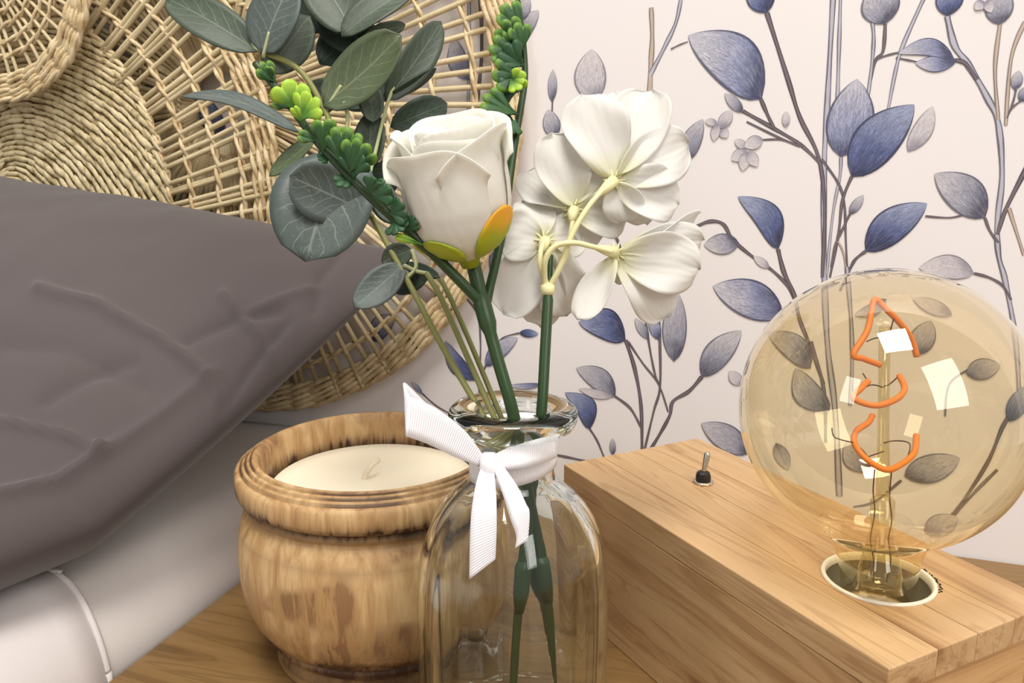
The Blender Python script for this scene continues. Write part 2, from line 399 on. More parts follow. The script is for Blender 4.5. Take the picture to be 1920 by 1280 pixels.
LEAVES = [((1428,185),(1291,66),46,-.10,1),((1577,294),(1607,148),42,-.02,1),((1597,331),(1714,196),42,.06,0),((1703,284),(1749,199),18,-.05,3),
 ((1623,471),(1738,381),32,.06,0),((1847,408),(1753,325),33,-.06,2),((1459,467),(1384,368),25,-.16,0),((1826,512),(1723,502),23,-.08,3),
 ((1438,24),(1412,-45),26,0,0),((1660,45),(1640,-30),34,0,2),((1776,30),(1786,-40),24,0,0),((1875,46),(1872,-25),24,0,2),((1794,114),(1716,118),15,.05,1),
 ((1788,108),(1684,100),16,-.16,1),((1904,168),(1910,132),10,0,2),((1913,190),(1934,160),12,0,2),((1593,402),(1619,365),9,0,2),((1386,456),(1320,459),20,.0,2),
 ((1468,592),(1337,536),36,-.04,1),((1442,502),(1413,480),8,0,3),((1288,302),(1318,223),18,.06,2),((1111,190),(1109,92),31,.04,3),((1035,190),(1037,130),9,0,2),
 ((1040,258),(1028,205),17,.0,2),((981,72),(1010,19),15,.1,2),((978,40),(990,-10),12,0,2),((1393,210),(1359,175),10,0,2),((1173,637),(1085,603),30,-.16,0),
 ((1264,677),(1271,548),23,.02,2),((1316,706),(1390,619),25,.05,2),((1154,743),(1081,689),22,-.1,2),((1150,742),(1085,728),9,.05,3),((1106,804),(1060,735),21,-.22,0),
 ((1149,852),(1149,821),6,0,2),((1404,850),(1315,793),26,-.03,2),((1388,722),(1369,694),12,0,3),((1216,635),(1191,596),9,0,2),((1234,636),(1221,588),11,0,1),
 ((897,712),(835,639),18,.14,0),((910,686),(971,632),16,.06,1),((974,624),(1010,625),8,0,0),((1016,720),(952,722),6,.04,1),((792,737),(772,715),5,0,1),
 ((934,532),(924,462),12,0,0),((928,552),(958,510),4,0,0),
 ((1520,690),(1440,622),24,-.1,2),((1555,770),(1492,690),26,.12,2),((1722,665),(1745,600),22,.04,2),((1812,700),(1876,684),21,.02,2),((1696,892),(1800,858),28,-.02,2),
 ((1628,885),(1588,826),22,.08,2),((1893,790),(1925,722),17,.0,0),((1735,998),(1796,968),22,0,3),((1455,830),(1478,880),14,0,2),((1662,560),(1602,590),12,.1,2),((1785,590),(1712,558),14,0,3),
 ((1345,232),(1322,226),7,0,3),((1345,232),(1338,264),9,0,3),((1350,240),(1372,206),12,0,3),((1352,242),(1364,258),9,0,3),((1400,282),(1372,300),12,0,3),((1400,284),(1392,320),11,0,3),((1402,284),(1420,312),11,0,3),((1398,276),(1378,262),8,0,3),((1430,260),(1396,275),13,0,3),((1474,238),(1474,208),7,0,3),
 ((1845,2),(1828,18),10,0,3),((1850,0),(1858,24),9,0,3),
 ((640,60),(610,-20),24,0,1),((880,150),(850,70),20,.1,1),((760,240),(800,180),18,0,2),((560,640),(520,560),24,0,0),((700,640),(740,590),20,.1,1),((240,200),(200,120),30,0,1),((420,250),(380,180),24,.1,0)]
STEMS = [([(1574,930),(1566,770),(1552,650),(1546,515),(1545,330),(1551,200),(1562,0),(1566,-80)],10,1),([(1570,200),(1573,100),(1576,0),(1580,-80)],6,1),([(1438,24),(1478,150),(1500,220),(1535,295),(1546,390),(1542,520)],7,0),
 ([(1393,208),(1450,240),(1500,270),(1537,305)],6,0),([(1400,228),(1470,262),(1505,274)],3.5,0),([(1430,262),(1465,262),(1500,275)],3,0),([(1577,294),(1575,330),(1562,400),(1550,515)],5,1),
 ([(1540,298),(1570,340),(1583,380),(1586,450),(1590,540)],4,0),([(1597,331),(1580,375),(1572,440),(1556,520)],5,0),([(1593,402),(1575,440),(1566,460),(1558,500)],4,0),([(1571,452),(1580,470),(1586,500)],3,2),
 ([(1660,45),(1656,95),(1642,113),(1632,150),(1626,185)],5,0),([(1630,10),(1638,60),(1636,110),(1628,178)],6,1),([(1640,112),(1662,104),(1686,98)],3.5,0),([(1680,108),(1700,112),(1720,116)],3,0),([(1740,-20),(1695,80),(1680,130),(1664,214)],6,1),
 ([(1776,30),(1790,85),(1815,120),(1850,180),(1872,232),(1879,330),(1870,420),(1873,480),(1886,530),(1905,640),(1912,760)],9,1),([(1875,46),(1866,130),(1872,225)],6,2),([(1922,40),(1896,110),(1886,235)],6,2),
 ([(1930,305),(1887,390),(1870,440)],7,0),([(1892,390),(1920,478)],5,2),([(1905,168),(1900,190),(1888,222)],3,0),([(1913,190),(1900,200),(1890,215)],3,0),([(1790,112),(1812,120),(1832,150)],6,0),([(1847,408),(1856,432),(1872,455)],4,0),
 ([(1735,405),(1780,408),(1815,402),(1846,408)],3,0),([(1623,471),(1604,486),(1592,508),(1575,545)],5,0),([(1303,426),(1330,415),(1356,420),(1375,450),(1410,480),(1446,505),(1474,532),(1490,560)],6,0),
 ([(1459,467),(1470,510),(1489,552),(1500,600),(1520,650),(1545,720)],7,0),([(1386,456),(1380,455)],3,0),([(1426,184),(1438,212),(1452,242)],6,0),([(1217,200),(1220,130),(1223,70),(1221,14)],9,2),([(1219,140),(1246,88),(1268,40),(1278,-10)],7,1),
 ([(1258,92),(1274,84),(1290,78)],2.5,0),([(1173,637),(1190,690),(1202,760),(1204,845)],7,0),([(1154,743),(1182,765),(1202,800)],5,0),([(1210,596),(1218,650),(1228,700),(1236,720)],4,0),([(1236,600),(1238,720),(1226,770),(1208,845)],4.5,0),
 ([(1178,640),(1205,680),(1235,720),(1253,772)],3.5,0),([(1316,706),(1292,733),(1262,752),(1256,778),(1238,812),(1218,845)],6.5,0),([(1106,804),(1120,826),(1134,860)],4,0),([(1040,852),(1066,857),(1098,864)],5,0),
 ([(897,712),(901,760)],4,0),([(876,560),(896,590),(901,640),(900,690)],4,0),([(910,686),(904,705)],3,0),([(974,624),(945,632),(928,648)],3,0),([(792,737),(818,760),(850,778)],3,0),([(1036,188),(1035,212)],3,0),
 ([(1140,415),(1160,455),(1164,470)],5,0),([(1826,512),(1855,520),(1880,535),(1896,562)],4,0),([(1588,500),(1596,600),(1598,680),(1594,760)],7,1),([(1690,900),(1640,940),(1600,950)],4,0),([(1520,640),(1545,730),(1548,830)],6,0),
 ([(1905,760),(1880,800),(1850,870),(1790,960),(1750,990)],6,0),([(1870,880),(1830,920),(1780,975)],5,0),([(1820,690),(1780,720),(1772,780)],3,0),([(879,-20),(880,90),(876,260)],6,1),([(900,-20),(902,120),(880,300)],7,0),([(700,-20),(720,140),(700,330)],6,0),([(600,-20),(560,200),(590,420)],6,0),([(300,-20),(330,200),(310,420)],7,0)]
rep = {}
for i, (b, t, hw, bend, st) in enumerate(LEAVES):
    vs_, fs, uv = leaf_geo(b, t, hw, bend, .00012+.000004*i)
    link('printed_leaf', mesh('printed_leaf', vs_, fs, PL[st], True, uv), wall)
    rep.setdefault(st, MB()).add(vs_, fs, uv)
for i, (pts, wd, st) in enumerate(STEMS):
    pp = smooth_path([wp(*p) for p in pts], 6); b = MB(); m = len(pp)
    vs_ = []; uv = []; fs = []
    for k, q in enumerate(pp):
        a = pp[max(k-1,0)]; c = pp[min(k+1,m-1)]; t = (c-a).normalized(); sd = V((-t.z, 0, t.x)); ww = wd*.000135*(1.15-.3*k/m)*(1+.15*sin(k*.9+i))
        for j in range(3):
            x = q+sd*(ww*(j-1)); x.y = PRY-.000002*i; vs_.append(x); uv.append((k/m, j/2))
        if k:
            for j in range(2): fs.append(((k-1)*3+j, k*3+j, k*3+j+1, (k-1)*3+j+1))
    b.add(vs_, fs, uv); b.build('printed_stem', PS[st], wall)
    rep.setdefault(10+st, MB()).add(vs_, fs, uv)
for st, b in rep.items():       # the next repeats of the wallpaper pattern, beyond the picture's edges
    for dx, dz in ((.80, .0), (-.80, .0), (0, .46), (.80, .46), (-.80, .46)):
        o = link('printed_repeat', None, wall) if False else bpy.data.objects.new('printed_repeat', rep[st].__dict__.setdefault('me', mesh('printed_repeat', b.v, b.f, (PS[st-10] if st >= 10 else PL[st]), True, b.uv)))
        COL.objects.link(o); o.parent = wall; o.location = (dx, -.0001, dz); o['kind'] = 'stuff'

# ------------------------------------------------------------ bedside table, bed
table = empty('bedside_table', (.1, .1, -.56)); tag(table, 'wooden bedside table with brown oak grained top under the lamp and vase', 'table')
tt = bevel_box('table_top', -.2495, .60, -.32, WALL_Y-.001, -.022, 0, .001, M['table_wood'], table); tt.matrix_parent_inverse = Matrix.Translation(table.location).inverted()
tb = bevel_box('table_body', -.245, .59, -.30, WALL_Y-.004, -.56, -.022, .002, M['table_wood'], table); tb.matrix_parent_inverse = Matrix.Translation(table.location).inverted()

def bed_section(off=0.0, top=.03, xr=-.2535):
    """cross-section of the mattress edge in x,z from deep left to the bottom right"""
    r = .034; pts = [(-1.35, top+off), (-.9, top+off), (-.6, top+off), (-.45, top+off), (-.36, top+off-.0005)]
    for k in range(0, 13):
        a = pi/2*k/12; pts.append((xr-r+(r+off*.25)*sin(a)-.0, top-r+(r+off)*cos(a)))
    pts += [(xr+off*.25, -.06), (xr, -.14), (xr-.012, -.22)]
    return pts
def bed_mesh(y0, y1, ny, off, seed, rip=.0016):
    sec = bed_section(off); b = MB(); vs_ = []; fs = []; ns = len(sec)
    for j in range(ny+1):
        y = lerp(y0, y1, j/ny)
        for i, (x, z) in enumerate(sec):
            q = V((x, y, z)); am = rip if i >= 3 else rip*.3
            nn = noise.noise(V((x*14, y*10, z*10+seed)))+.5*noise.noise(V((x*20, y*26, z*6+seed)))
            d = -abs(am*nn)-am*.2*sin(y*70+z*30)
            if i < 5: q.z += d
            else:
                a = min(max((i-5)/12, 0), 1)*pi/2; q.x += min(d, 0)*sin(a); q.z += d*cos(a)
            vs_.append(q)
    for j in range(ny):
        for i in range(ns-1): a = j*ns+i; fs.append((a, a+1, a+ns+1, a+ns))
    b.add(vs_, fs); return b
mat_ = empty('mattress', (-.8, 0, -.22)); tag(mat_, 'white sheeted mattress beside the wooden bedside table', 'mattress')
inv = Matrix.Translation(mat_.location).inverted()
bm_ = bed_mesh(-.9, WALL_Y-.006, 120, 0, 3.0); n0 = 22
o = bm_.build('fitted_sheet', M['sheet'], mat_); o.matrix_parent_inverse = inv; solid(o, .01, -1)
o = bevel_box('mattress_core', -1.34, -.275, -.9, WALL_Y-.008, -.22, .010, .008, M['sheet'], mat_); o.matrix_parent_inverse = inv
o = bevel_box('bed_base', -1.34, -.275, -.9, WALL_Y-.008, -.56, -.2205, .004, plain('bed_base_fabric', srgb(120,112,106), .9), None)
tag(o, 'grey upholstered bed base under the mattress', 'bed base')
sh = bed_mesh(-.9, .236, 90, .0045, 9.0, .0018)
# the sheet's front edge runs slightly wavy
for q in sh.v:
    if q.y > .20: q.y += .006*sin(q.x*60)-.06*max(0, -.30-q.x)*0
o = sh.build('top_sheet', M['sheet2']); solid(o, .0022, 1); tag(o, 'white top sheet with its hemmed end folded over the near mattress edge', 'sheet')
hem = MB(); sec = bed_section(.0045); hem.tube(smooth_path([V((x+.0012, .2365+.006*sin(x*60), z+.0012)) for x, z in sec[2:]], 3), .0016, 6); hem.build('hem', M['sheet2'], o)

# ------------------------------------------------------------ pillow
FOLDS = [([(75,545),(187,575),(300,635),(375,687),(409,740),(409,800)],.0042,13),([(420,552),(465,605),(502,650),(517,690)],.0034,12),([(0,789),(112,811),(202,845)],.0034,10),
 ([(352,635),(450,590),(525,582)],-.0028,14),([(187,852),(300,777),(400,700)],.003,16),([(600,537),(525,560),(465,582)],.0028,10),([(82,747),(187,687),(247,672)],-.003,18),([(0,930),(110,905),(187,852)],.004,14),
 ([(640,470),(600,520),(590,580)],-.004,14),([(0,640),(120,650),(260,720)],-.003,30),([(540,600),(470,690),(420,770)],-.004,13)]
def seg_dist(p, pl):
    best = 1e9
    if not (min(q[0] for q in pl)-90 < p[0] < max(q[0] for q in pl)+90 and min(q[1] for q in pl)-90 < p[1] < max(q[1] for q in pl)+90): return best
    for (ax, ay), (bx, by) in zip(pl, pl[1:]):
        dx, dy = bx-ax, by-ay; t = max(0, min(1, ((p[0]-ax)*dx+(p[1]-ay)*dy)/(dx*dx+dy*dy))); best = min(best, math.hypot(p[0]-ax-t*dx, p[1]-ay-t*dy))
    return best
def pillow_mid(u, v):
    x = -.206-.150*v-u*.62; y = .432-.46*v
    z = .148-.205*v if v < .42 else max(.0619-.02*(v-.42), .055)
    z += .070*min(u, .6)*max(0, 1-1.6*v)
    x += .016*sin(pi*min(1, v*1.15))*(1-u); y -= .010*sin(pi*u)*(1-v)
    return V((x, y, z))
NU, NV = 250, 230
def pillow_side(sgn):
    vs_ = []; uv = []
    for i in range(NU+1):
        for j in range(NV+1):
            u, v = (i/NU)**1.35, j/NV
            eu = (1-abs(2*u-1)**3.0); ev = (1-abs(2*v-1)**2.6)
            th = .060*(max(eu, 0)**.55)*(max(ev, 0)**.55)
            nrm = V((.1, -.40, .9)).normalized() if v < .5 else V((.05, -.2, .97)).normalized()
            q = pillow_mid(u, v)+nrm*(th*sgn)
            if sgn > 0 and th > 0:
                k = min(1, th/.02)
                px, py, d = proj(q)
                disp = .0020*noise.noise(V((q.x*16, q.y*16, 1.3)))+.0010*noise.noise(V((q.x*46, q.y*30, 4.0)))
                if d > .1 and -150 < px < 800:
                    for pl_, A, wd in FOLDS:
                        dd = seg_dist((px, py), pl_)
                        if dd < 4*wd: disp += A*(.55*exp(-(dd/wd)**2)+.55*exp(-dd/(.5*wd)))
                q += nrm*(disp*k)
            q.z = max(q.z, .0375 + (.0005 if sgn > 0 else 0)); q.y = min(q.y, .435)
            vs_.append(q); uv.append((u, v))
    return vs_, uv
b = MB(); fs = []
for i in range(NU):
    for j in range(NV):
        a = i*(NV+1)+j; fs.append((a, a+1, a+NV+2, a+NV+1))
vt, uvt = pillow_side(1); b.add(vt, [tuple(reversed(f)) for f in fs], uvt)
vb, uvb = pillow_side(-1); b.add(vb, fs, uvb)
bmm = bmesh.new(); me = mesh('pillow', b.v, b.f, M['pillow'], True, b.uv); bmm.from_mesh(me); bmesh.ops.remove_doubles(bmm, verts=bmm.verts, dist=.0002); bmesh.ops.recalc_face_normals(bmm, faces=bmm.faces); bmm.to_mesh(me); bmm.free()
pil = link('pillow', me); tag(pil, 'taupe grey creased cotton pillow propped against the woven plates', 'pillow')

# ------------------------------------------------------------ woven wall plates
def twine(b, rfun, r, nt, amp, th, seed, zoff=0.0, ns=5, per=6, cfun=None):
    """two strands twisted round each other, running in a ring"""
    m = nt*per
    for s in (0, 1):
        pts = []
        for k in range(m):
            an = 2*pi*k/m; ph = pi*k/per + s*pi
            rr = r*rfun(an)+amp*cos(ph)*.75+.0009*noise.noise(V((cos(an)*4, sin(an)*4, seed)))
            cx, cy = cfun(r) if cfun else (0, 0)
            pts.append(V((cx+rr*cos(an), cy+rr*sin(an), zoff+amp*sin(ph)+.0006*noise.noise(V((cos(an)*6, sin(an)*6, seed+5))))))
        rad = [th*(.75+.35*abs(sin(pi*k/per+s*pi/2))+.1*noise.noise(V((k*.3, s, seed)))) for k in range(m)]
        b.tube(pts, rad, ns, closed=True, ref=(0,0,1))
def spoke_meshes(r0, r1, rad, tag_):
    out = []
    for q in range(4):
        b = MB(); pts = [V((lerp(r0, r1, k/4), .0008*noise.noise(V((k*.7, q*3.1, 2))), .0007*noise.noise(V((k*.9, q*5.1, 7))))) for k in range(5)]
        b.tube(pts, [rad*(.9+.25*noise.noise(V((k, q, 9)))) for k in range(5)], 6); out.append(mesh(tag_, b.v, b.f, M['spoke'], True, b.uv))
    return out
def plate(name, label, c, y, spec):
    e = empty(name, (c[0], y, c[1]), (pi/2, 0, 0)); tag(e, label, 'woven plate', 'woven straw plates leaning on the wall')
    rf = spec.get('rf', lambda a: 1.0); cf = spec.get('cf')
    ms = spoke_meshes(spec['r0'], spec['r1'], spec['sr'], 'spoke'); ns = spec['ns']
    for k in range(ns):
        an = 2*pi*(k+random.uniform(-.22, .22))/ns; o = link('spoke', ms[k % 4], e)
        o.rotation_euler = (0, 0, an+random.uniform(-.012, .012)); s = rf(an)
        if cf:
            c0 = V((*cf(spec['r0']), 0)); c1 = V((*cf(spec['r1']), 0)); d = V((cos(an), sin(an), 0)); A = c0+d*spec['r0']; B = c1+d*spec['r1']; dd = B-A
            o.rotation_euler = (0, 0, math.atan2(dd.y, dd.x)+random.uniform(-.02, .02)); o.scale = (dd.length/(spec['r1']-spec['r0']), 1, 1)
            ux = dd.normalized(); o.location = A-ux*(spec['r0']*o.scale[0]); o.location.z = random.uniform(-.0012, .0012)
        else:
            o.scale = (s, 1, 1); o.location = (0, 0, random.uniform(-.0008, .0008))
    for k, r in enumerate(spec['rings']):
        b = MB(); twine(b, rf, r, spec['nt'], spec['amp'], spec['th'], k*3.3+c[0], cfun=cf); b.build('twined_ring', M['straw'], e)
    for k, r in enumerate(spec['rim']):
        b = MB(); twine(b, rf, r, spec['nrim'], spec['ramp'], spec['rth'], k*7.7+c[1], zoff=.0006*(k % 2), cfun=cf); b.build('rim_braid', M['straw'], e)
    return e
pl2 = plate('woven_plate', 'large round openwork straw plate standing behind, right edge past the rose', (-.3427, .2312), .4515, dict(r0=.02, r1=.192, sr=.0018, ns=122, rings=[.03, .06, .09, .115, .141, .166], rim=[.1790, .1822, .1854, .1886, .1918], nt=59, amp=.0015, th=.0013, nrim=64, ramp=.0014, rth=.0017))
def cf1(r):
    t = (r-.128)/(.170-.128); return (lerp(-.044, -.017, t), lerp(-.027, -.010, t))
pl1 = plate('woven_plate', 'round straw plate with dense seagrass centre and open spoked border', (-.460, .200), .4365, dict(r0=.124, r1=.176, sr=.0018, ns=190, rings=[.1395, .1520, .1625], rim=[.1680, .1708, .1736, .1764], nt=76, amp=.0015, th=.0014, nrim=70, ramp=.0013, rth=.0016, cf=cf1))
# dense coiled centre of seagrass stitches
st = MB()
def stitch(b, x, y, an, L, W, zz):
    n_, rg = 6, 5; vs_ = []; fs = []; ca, sa = cos(an), sin(an)
    for i in range(rg):
        t = -1+2*i/(rg-1); rr = W*sqrt(max(1-t*t*.93, 0)); xx = t*L
        for k in range(n_):
            a = 2*pi*k/n_; lx, ly, lz = xx, rr*cos(a), rr*sin(a)*.8+zz-.0008*t*t
            vs_.append(V((x+lx*ca-ly*sa, y+lx*sa+ly*ca, lz)))
    for i in range(rg-1):
        for k in range(n_): fs.append((i*n_+k, i*n_+(k+1) % n_, (i+1)*n_+(k+1) % n_, (i+1)*n_+k))
    b.add(vs_, fs)
r = .004; row = 0; c0 = cf1(.128)
while r < .1295:
    cnt = max(5, int(2*pi*r/.0100))
    for k in range(cnt):
        an = 2*pi*(k+.5*(row % 2)+random.uniform(-.12, .12))/cnt
        stitch(st, c0[0]+r*cos(an), c0[1]+r*sin(an), an+pi/2+.34, .0074*random.uniform(.8, 1.2), .0019*random.uniform(.8, 1.25), .0012+random.uniform(-.0009, .0009))
    r += .0032; row += 1
o = st.build('seagrass_centre', M['seagrass'], pl1); o['kind'] = 'stuff'
b = MB(); b.lathe([(.0, -.0012), (.1300, -.0012), (.1300, .0004), (0, .0004)], 48, (c0[0], c0[1], 0)); b.build('centre_backing', M['backing'], pl1)
b = MB(); twine(b, lambda a: 1, .1305, 76, .0012, .0014, 2.2, cfun=lambda r: c0); b.build('centre_edging', M['straw'], pl1)
pl3 = plate('woven_plate', 'small rounded openwork straw plate with thick braided rim in the top left corner', (-.487, .322), .4215, dict(r0=.004, r1=.082, sr=.0013, ns=54, rings=[.012, .020, .028, .036, .044, .052, .060], rim=[.0715, .0742, .0769, .0796, .0823, .0848], nt=27, amp=.0013, th=.0011, nrim=40, ramp=.0012, rth=.0015, rf=lambda a: 1+.05*cos(2*(a+radians(58)))))

# ------------------------------------------------------------ candle in a turned wooden pot
ZT = .088
pc = onz(699, 837, ZT); PX, PY = pc.x, pc.y
RR = .0558
pot = empty('wooden_pot', (PX, PY, 0)); tag(pot, 'scorched turned wooden pot with grooved rim holding a candle', 'pot')
prof = [(0, 0), (.0405, 0), (.0425, .0012), (.0422, .0050), (.0408, .0082), (.0412, .0096), (.0438, .0106), (.0450, .0124), (.0446, .0140), (.0436, .0150), (.0468, .0164), (.0512, .0235), (.0540, .0320), (.0552, .0420), (.0552, .0520), (.0542, .0600), (.0524, .0650), (.0510, .0672), (.0500, .0684), (.0508, .0694), (.0517, .0704), (.0516, .0714), (.0508, .0724), (.0522, .0734), (.0540, .0746), (.0546, .0765), (.0547, .0800), (.0545, .0822), (.0538, .0836), (.0526, .0843), (.0520, .0838), (.0516, .0852), (.0506, .0860), (.0500, .0853), (.0496, .0866), (.0486, .0872), (.0480, .0866), (.0475, .0878), (.0462, .0880), (.0450, .0870), (.0440, .0845), (.0434, .0760), (.0430, .0600), (.042, .058), (0, .058)]
def potr(an, i, r, z):
    if i >= len(prof)-5: return r*(1+.03*abs(sin(an*4.5+.4))-.012) if i < len(prof)-2 else r
    if .016 < z < .068 and i < 18: return r*(1+.014*cos(6*an+.5)*sin(pi*(z-.016)/.052))
    return r
b = MB(); b.lathe(prof, 96, (0,0,0), potr, (False, False)); b.build('pot_body', M['pot'], pot)
can = empty('candle', (PX, PY, .0585)); tag(can, 'cream wax candle with a bent wick inside the wooden pot', 'candle')
b = MB(); b.lathe([(0, 0), (.0410, 0), (.0418, .001), (.0418, .0150), (.0405, .0160), (.035, .0157), (.015, .0152), (.0001, .0150)], 64, (0,0,0), None, (False, False)); b.build('wax', M['wax'], can)
ci = Matrix.Translation(can.location).inverted()
w0 = onz(680, 896, .0740)
b = MB(); b.tube(smooth_path([w0+V((0,0,-.003)), onz(686, 890, .0752), onz(696, 874, .0790), onz(710, 862, .0800)], 5), .0011, 8); o = b.build('wick', M['wick'], can); o.matrix_parent_inverse = ci

# ------------------------------------------------------------ glass vase
VD = .263
vc = P(962, 766, VD); VX, VY, VZ = vc.x, vc.y, vc.z
AX = lambda z: V((VX, VY, z))
def zrow(py):     # height on the vase axis seen at image row py
    lo, hi = -.1, .3
    for _ in range(40):
        m = (lo+hi)/2
        if proj(AX(m))[1] > py: lo = m
        else: hi = m
    return (lo+hi)/2
def rpx(hw, z): return hw*proj(AX(z))[2]/FPX
rows = [(1230,174),(1149,177),(1080,176.5),(1055,174),(1025,170),(999,163),(975,153),(952,139),(930,120),(914,101),(902,88),(893,80),(884,77),(860,76),(830,76),(819,77),(811,82),(806,92),(802,104),(796,114),(786,120),(777,122),(769,120.5),(763,115),(760,105),(760,95)]
outer = []
for py, hw in rows:
    zz = zrow(py); outer.append((rpx(hw, zz), zz))
RB = outer[0][0]
outer = [(0, .0012), (RB*.55, .0010), (RB*.80, .0), (RB*.90, .0), (RB*.97, .0025), (RB*1.0, .008), (RB*1.005, .02)]+outer
ztop = outer[-1][1]
zneck0, zneck1 = zrow(893), zrow(815); rneck = rpx(76, zneck0)
inner = [(rpx(76, ztop), ztop-.0004), (rpx(70, ztop), ztop-.0016), (rneck-.0026, zneck1-.001), (rneck-.0028, zneck0+.003)]
for py, hw in [(893,64),(902,70),(914,84),(930,104),(952,124),(975,139),(999,150),(1025,157),(1055,161.5),(1100,164),(1149,164),(1230,161)]:
    zz = zrow(py); inner.append((rpx(hw, zz), zz-.001))
rin = inner[-1][0]; inner += [(rin, .02), (rin*.97, .012), (rin*.85, .0085), (rin*.5, .0075), (0.0, .008)]
full = outer+inner; NO = len(outer); zsh = zrow(905)
def vaser(an, i, r, z):
    if z < zsh and z > .004 and i < NO:
        k = min(1, (zsh-z)/.014)*min(1, (z-.004)/.006); return r*(1+k*(.014*cos(12*an)+.010*abs(cos(6*an))-.008))
    if z < zsh and i >= NO:
        k = min(1, (zsh-z)/.014); return r*(1+k*.012*cos(12*an))
    return r
b = MB(); b.lathe(full, 144, (0,0,0), vaser, (False, False))
vase = b.build('glass_vase', M['glass']); vase.location = (VX, VY, 0)
bm2 = bmesh.new(); bm2.from_mesh(vase.data); bmesh.ops.remove_doubles(bm2, verts=bm2.verts, dist=1e-5); bmesh.ops.recalc_face_normals(bm2, faces=bm2.faces); bm2.to_mesh(vase.data); bm2.free()
tag(vase, 'clear fluted glass bottle vase with flared lip holding artificial flowers', 'vase')

# ------------------------------------------------------------ ribbon tied round the neck
rib = empty('ribbon_bow', AX(zrow(860))); tag(rib, 'white ribbed ribbon tied in a bow round the vase neck', 'ribbon')
ri = Matrix.Translation(rib.location).inverted()
def strip(name, e1, e2, k=6, rows_=4, th=.0004):
    a = smooth_path([P(*p) for p in e1], k); c = smooth_path([P(*p) for p in e2], k); m = min(len(a), len(c)); b = MB(); vs_ = []; uv = []; fs = []; L = 0
    for i in range(m):
        if i: L += ((a[i]+c[i])/2-(a[i-1]+c[i-1])/2).length
        for j in range(rows_+1):
            t = j/rows_; vs_.append(a[i].lerp(c[i], t)); uv.append((L, t))
    for i in range(m-1):
        for j in range(rows_): q = i*(rows_+1)+j; fs.append((q, q+1, q+rows_+2, q+rows_+1))
    b.add(vs_, fs, uv); o = b.build(name, M['ribbon'], rib); o.matrix_parent_inverse = ri; solid(o, th, 0); return o
# band round the neck: rises towards the right
zk, zr = zrow(868), zrow(839); tocam = (CAM-AX(CAM.z)); tocam.normalize(); rgt = V((-tocam.y, tocam.x, 0))
b = MB(); vs_ = []; uv = []; fs = []; NB = 60; rb_ = rneck+.0006
for k in range(NB):
    an = 2*pi*k/NB; d = tocam*cos(an)+rgt*sin(an); sx = sin(an-.9)
    zc = lerp(zk, zr, .5)+(zr-zk)*.5*sin(an-.25); hw = .0042
    for j in range(5):
        q = AX(zc+hw*(j/2-1))+d*rb_; vs_.append(q); uv.append((rb_*an, j/4))
for k in range(NB):
    for j in range(4): a = k*5+j; c = ((k+1) % NB)*5+j; fs.append((a, c, c+1, a+1))
b.add(vs_, fs, uv); o = b.build('neck_band', M['ribbon'], rib); o.matrix_parent_inverse = ri; solid(o, .0004, 1)
strip('loop', [(912,862,.2485),(872,808,.244),(822,768,.239),(790,752,.236),(769,744,.234)], [(898,874,.2485),(852,856,.243),(806,834,.238),(780,824,.235),(761,818,.233)])
strip('loop', [(769,744,.234),(758,717,.2365),(800,757,.243),(848,802,.249),(905,858,.251)], [(761,818,.233),(763,770,.2365),(790,795,.243),(838,832,.249),(896,872,.251)])
strip('tail', [(905,868,.2475),(893,905,.2445),(884,960,.241),(881,1020,.240),(880,1086,.241)], [(926,878,.2475),(929,910,.2440),(931,950,.240),(931,1000,.239),(929,1048,.240)])
strip('tail', [(926,880,.2470),(944,930,.2420),(958,975,.2390),(968,1004,.2385),(966,1027,.2390)], [(940,868,.2470),(968,908,.2415),(986,944,.2380),(993,962,.2375),(990,1012,.2380)])
strip('loop', [(915,858,.2480),(945,842,.2470),(980,826,.2475),(1015,814,.2505),(1042,808,.2560)], [(925,886,.2480),(955,880,.2465),(985,876,.2470),(1016,868,.2505),(1042,858,.2560)])
b = MB(); kc = P(917, 873, .2475)
def knotf(u, v):
    a = 2*pi*u; e = pi*v-pi/2; q = RT*(.0027*abs(cos(e))**.6*cos(a))+UP*(.0036*sin(e))+FW*(.0021*cos(e)*sin(a)); q *= 1+.10*sin(2*a+1)+.06*sin(9*v+2*a); return kc+q
b.grid(knotf, 20, 12); o = b.build('knot', M['ribbon'], rib); o.matrix_parent_inverse = ri

# ------------------------------------------------------------ leaf and petal builders
def surface(name, base, tip, hw, mat, parent, roll=0.0, cup=.15, bend=.0, wav=.0, shape=(.62, .72), face=None, nu=12, nv=8, side=0.0, th=.0005, tipw=.0, droop=0.0):
    """curved blade from base to tip, half width hw (metres); face is the direction its upper side looks to"""
    B, T = V(base), V(tip); ax = T-B; L = ax.length; ax.normalize()
    f = V(face) if face is not None else -FW
    sd = ax.cross(f).normalized(); nm = sd.cross(ax).normalized()
    if roll: q = Matrix.Rotation(roll, 3, ax); sd = q @ sd; nm = q @ nm
    pu, pv = shape; um = pu/(pu+pv); pk = um**pu*(1-um)**pv; sdv = random.random()*10
    b = MB()
    def fn(u, v):
        s = 2*v-1; wd = hw*((max(u, 1e-4)**pu*max(1-u, 0)**pv)/pk*(1-tipw)+tipw*min(1, u*4)) if u < 1 else hw*tipw
        wd = max(wd, hw*.02)
        q = B+ax*(L*u)+sd*(wd*s+side*L*sin(pi*u))+nm*(bend*L*sin(pi*u)-droop*L*u*u+cup*wd*s*s)
        if wav: q += nm*(wav*hw*sin(u*7+s*2.5+sdv)*abs(s))
        return q
    b.grid(fn, nu, nv); o = b.build(name, mat, parent)
    solid(o, th, 0); return o
def px2m(p, d): return p*d/FPX

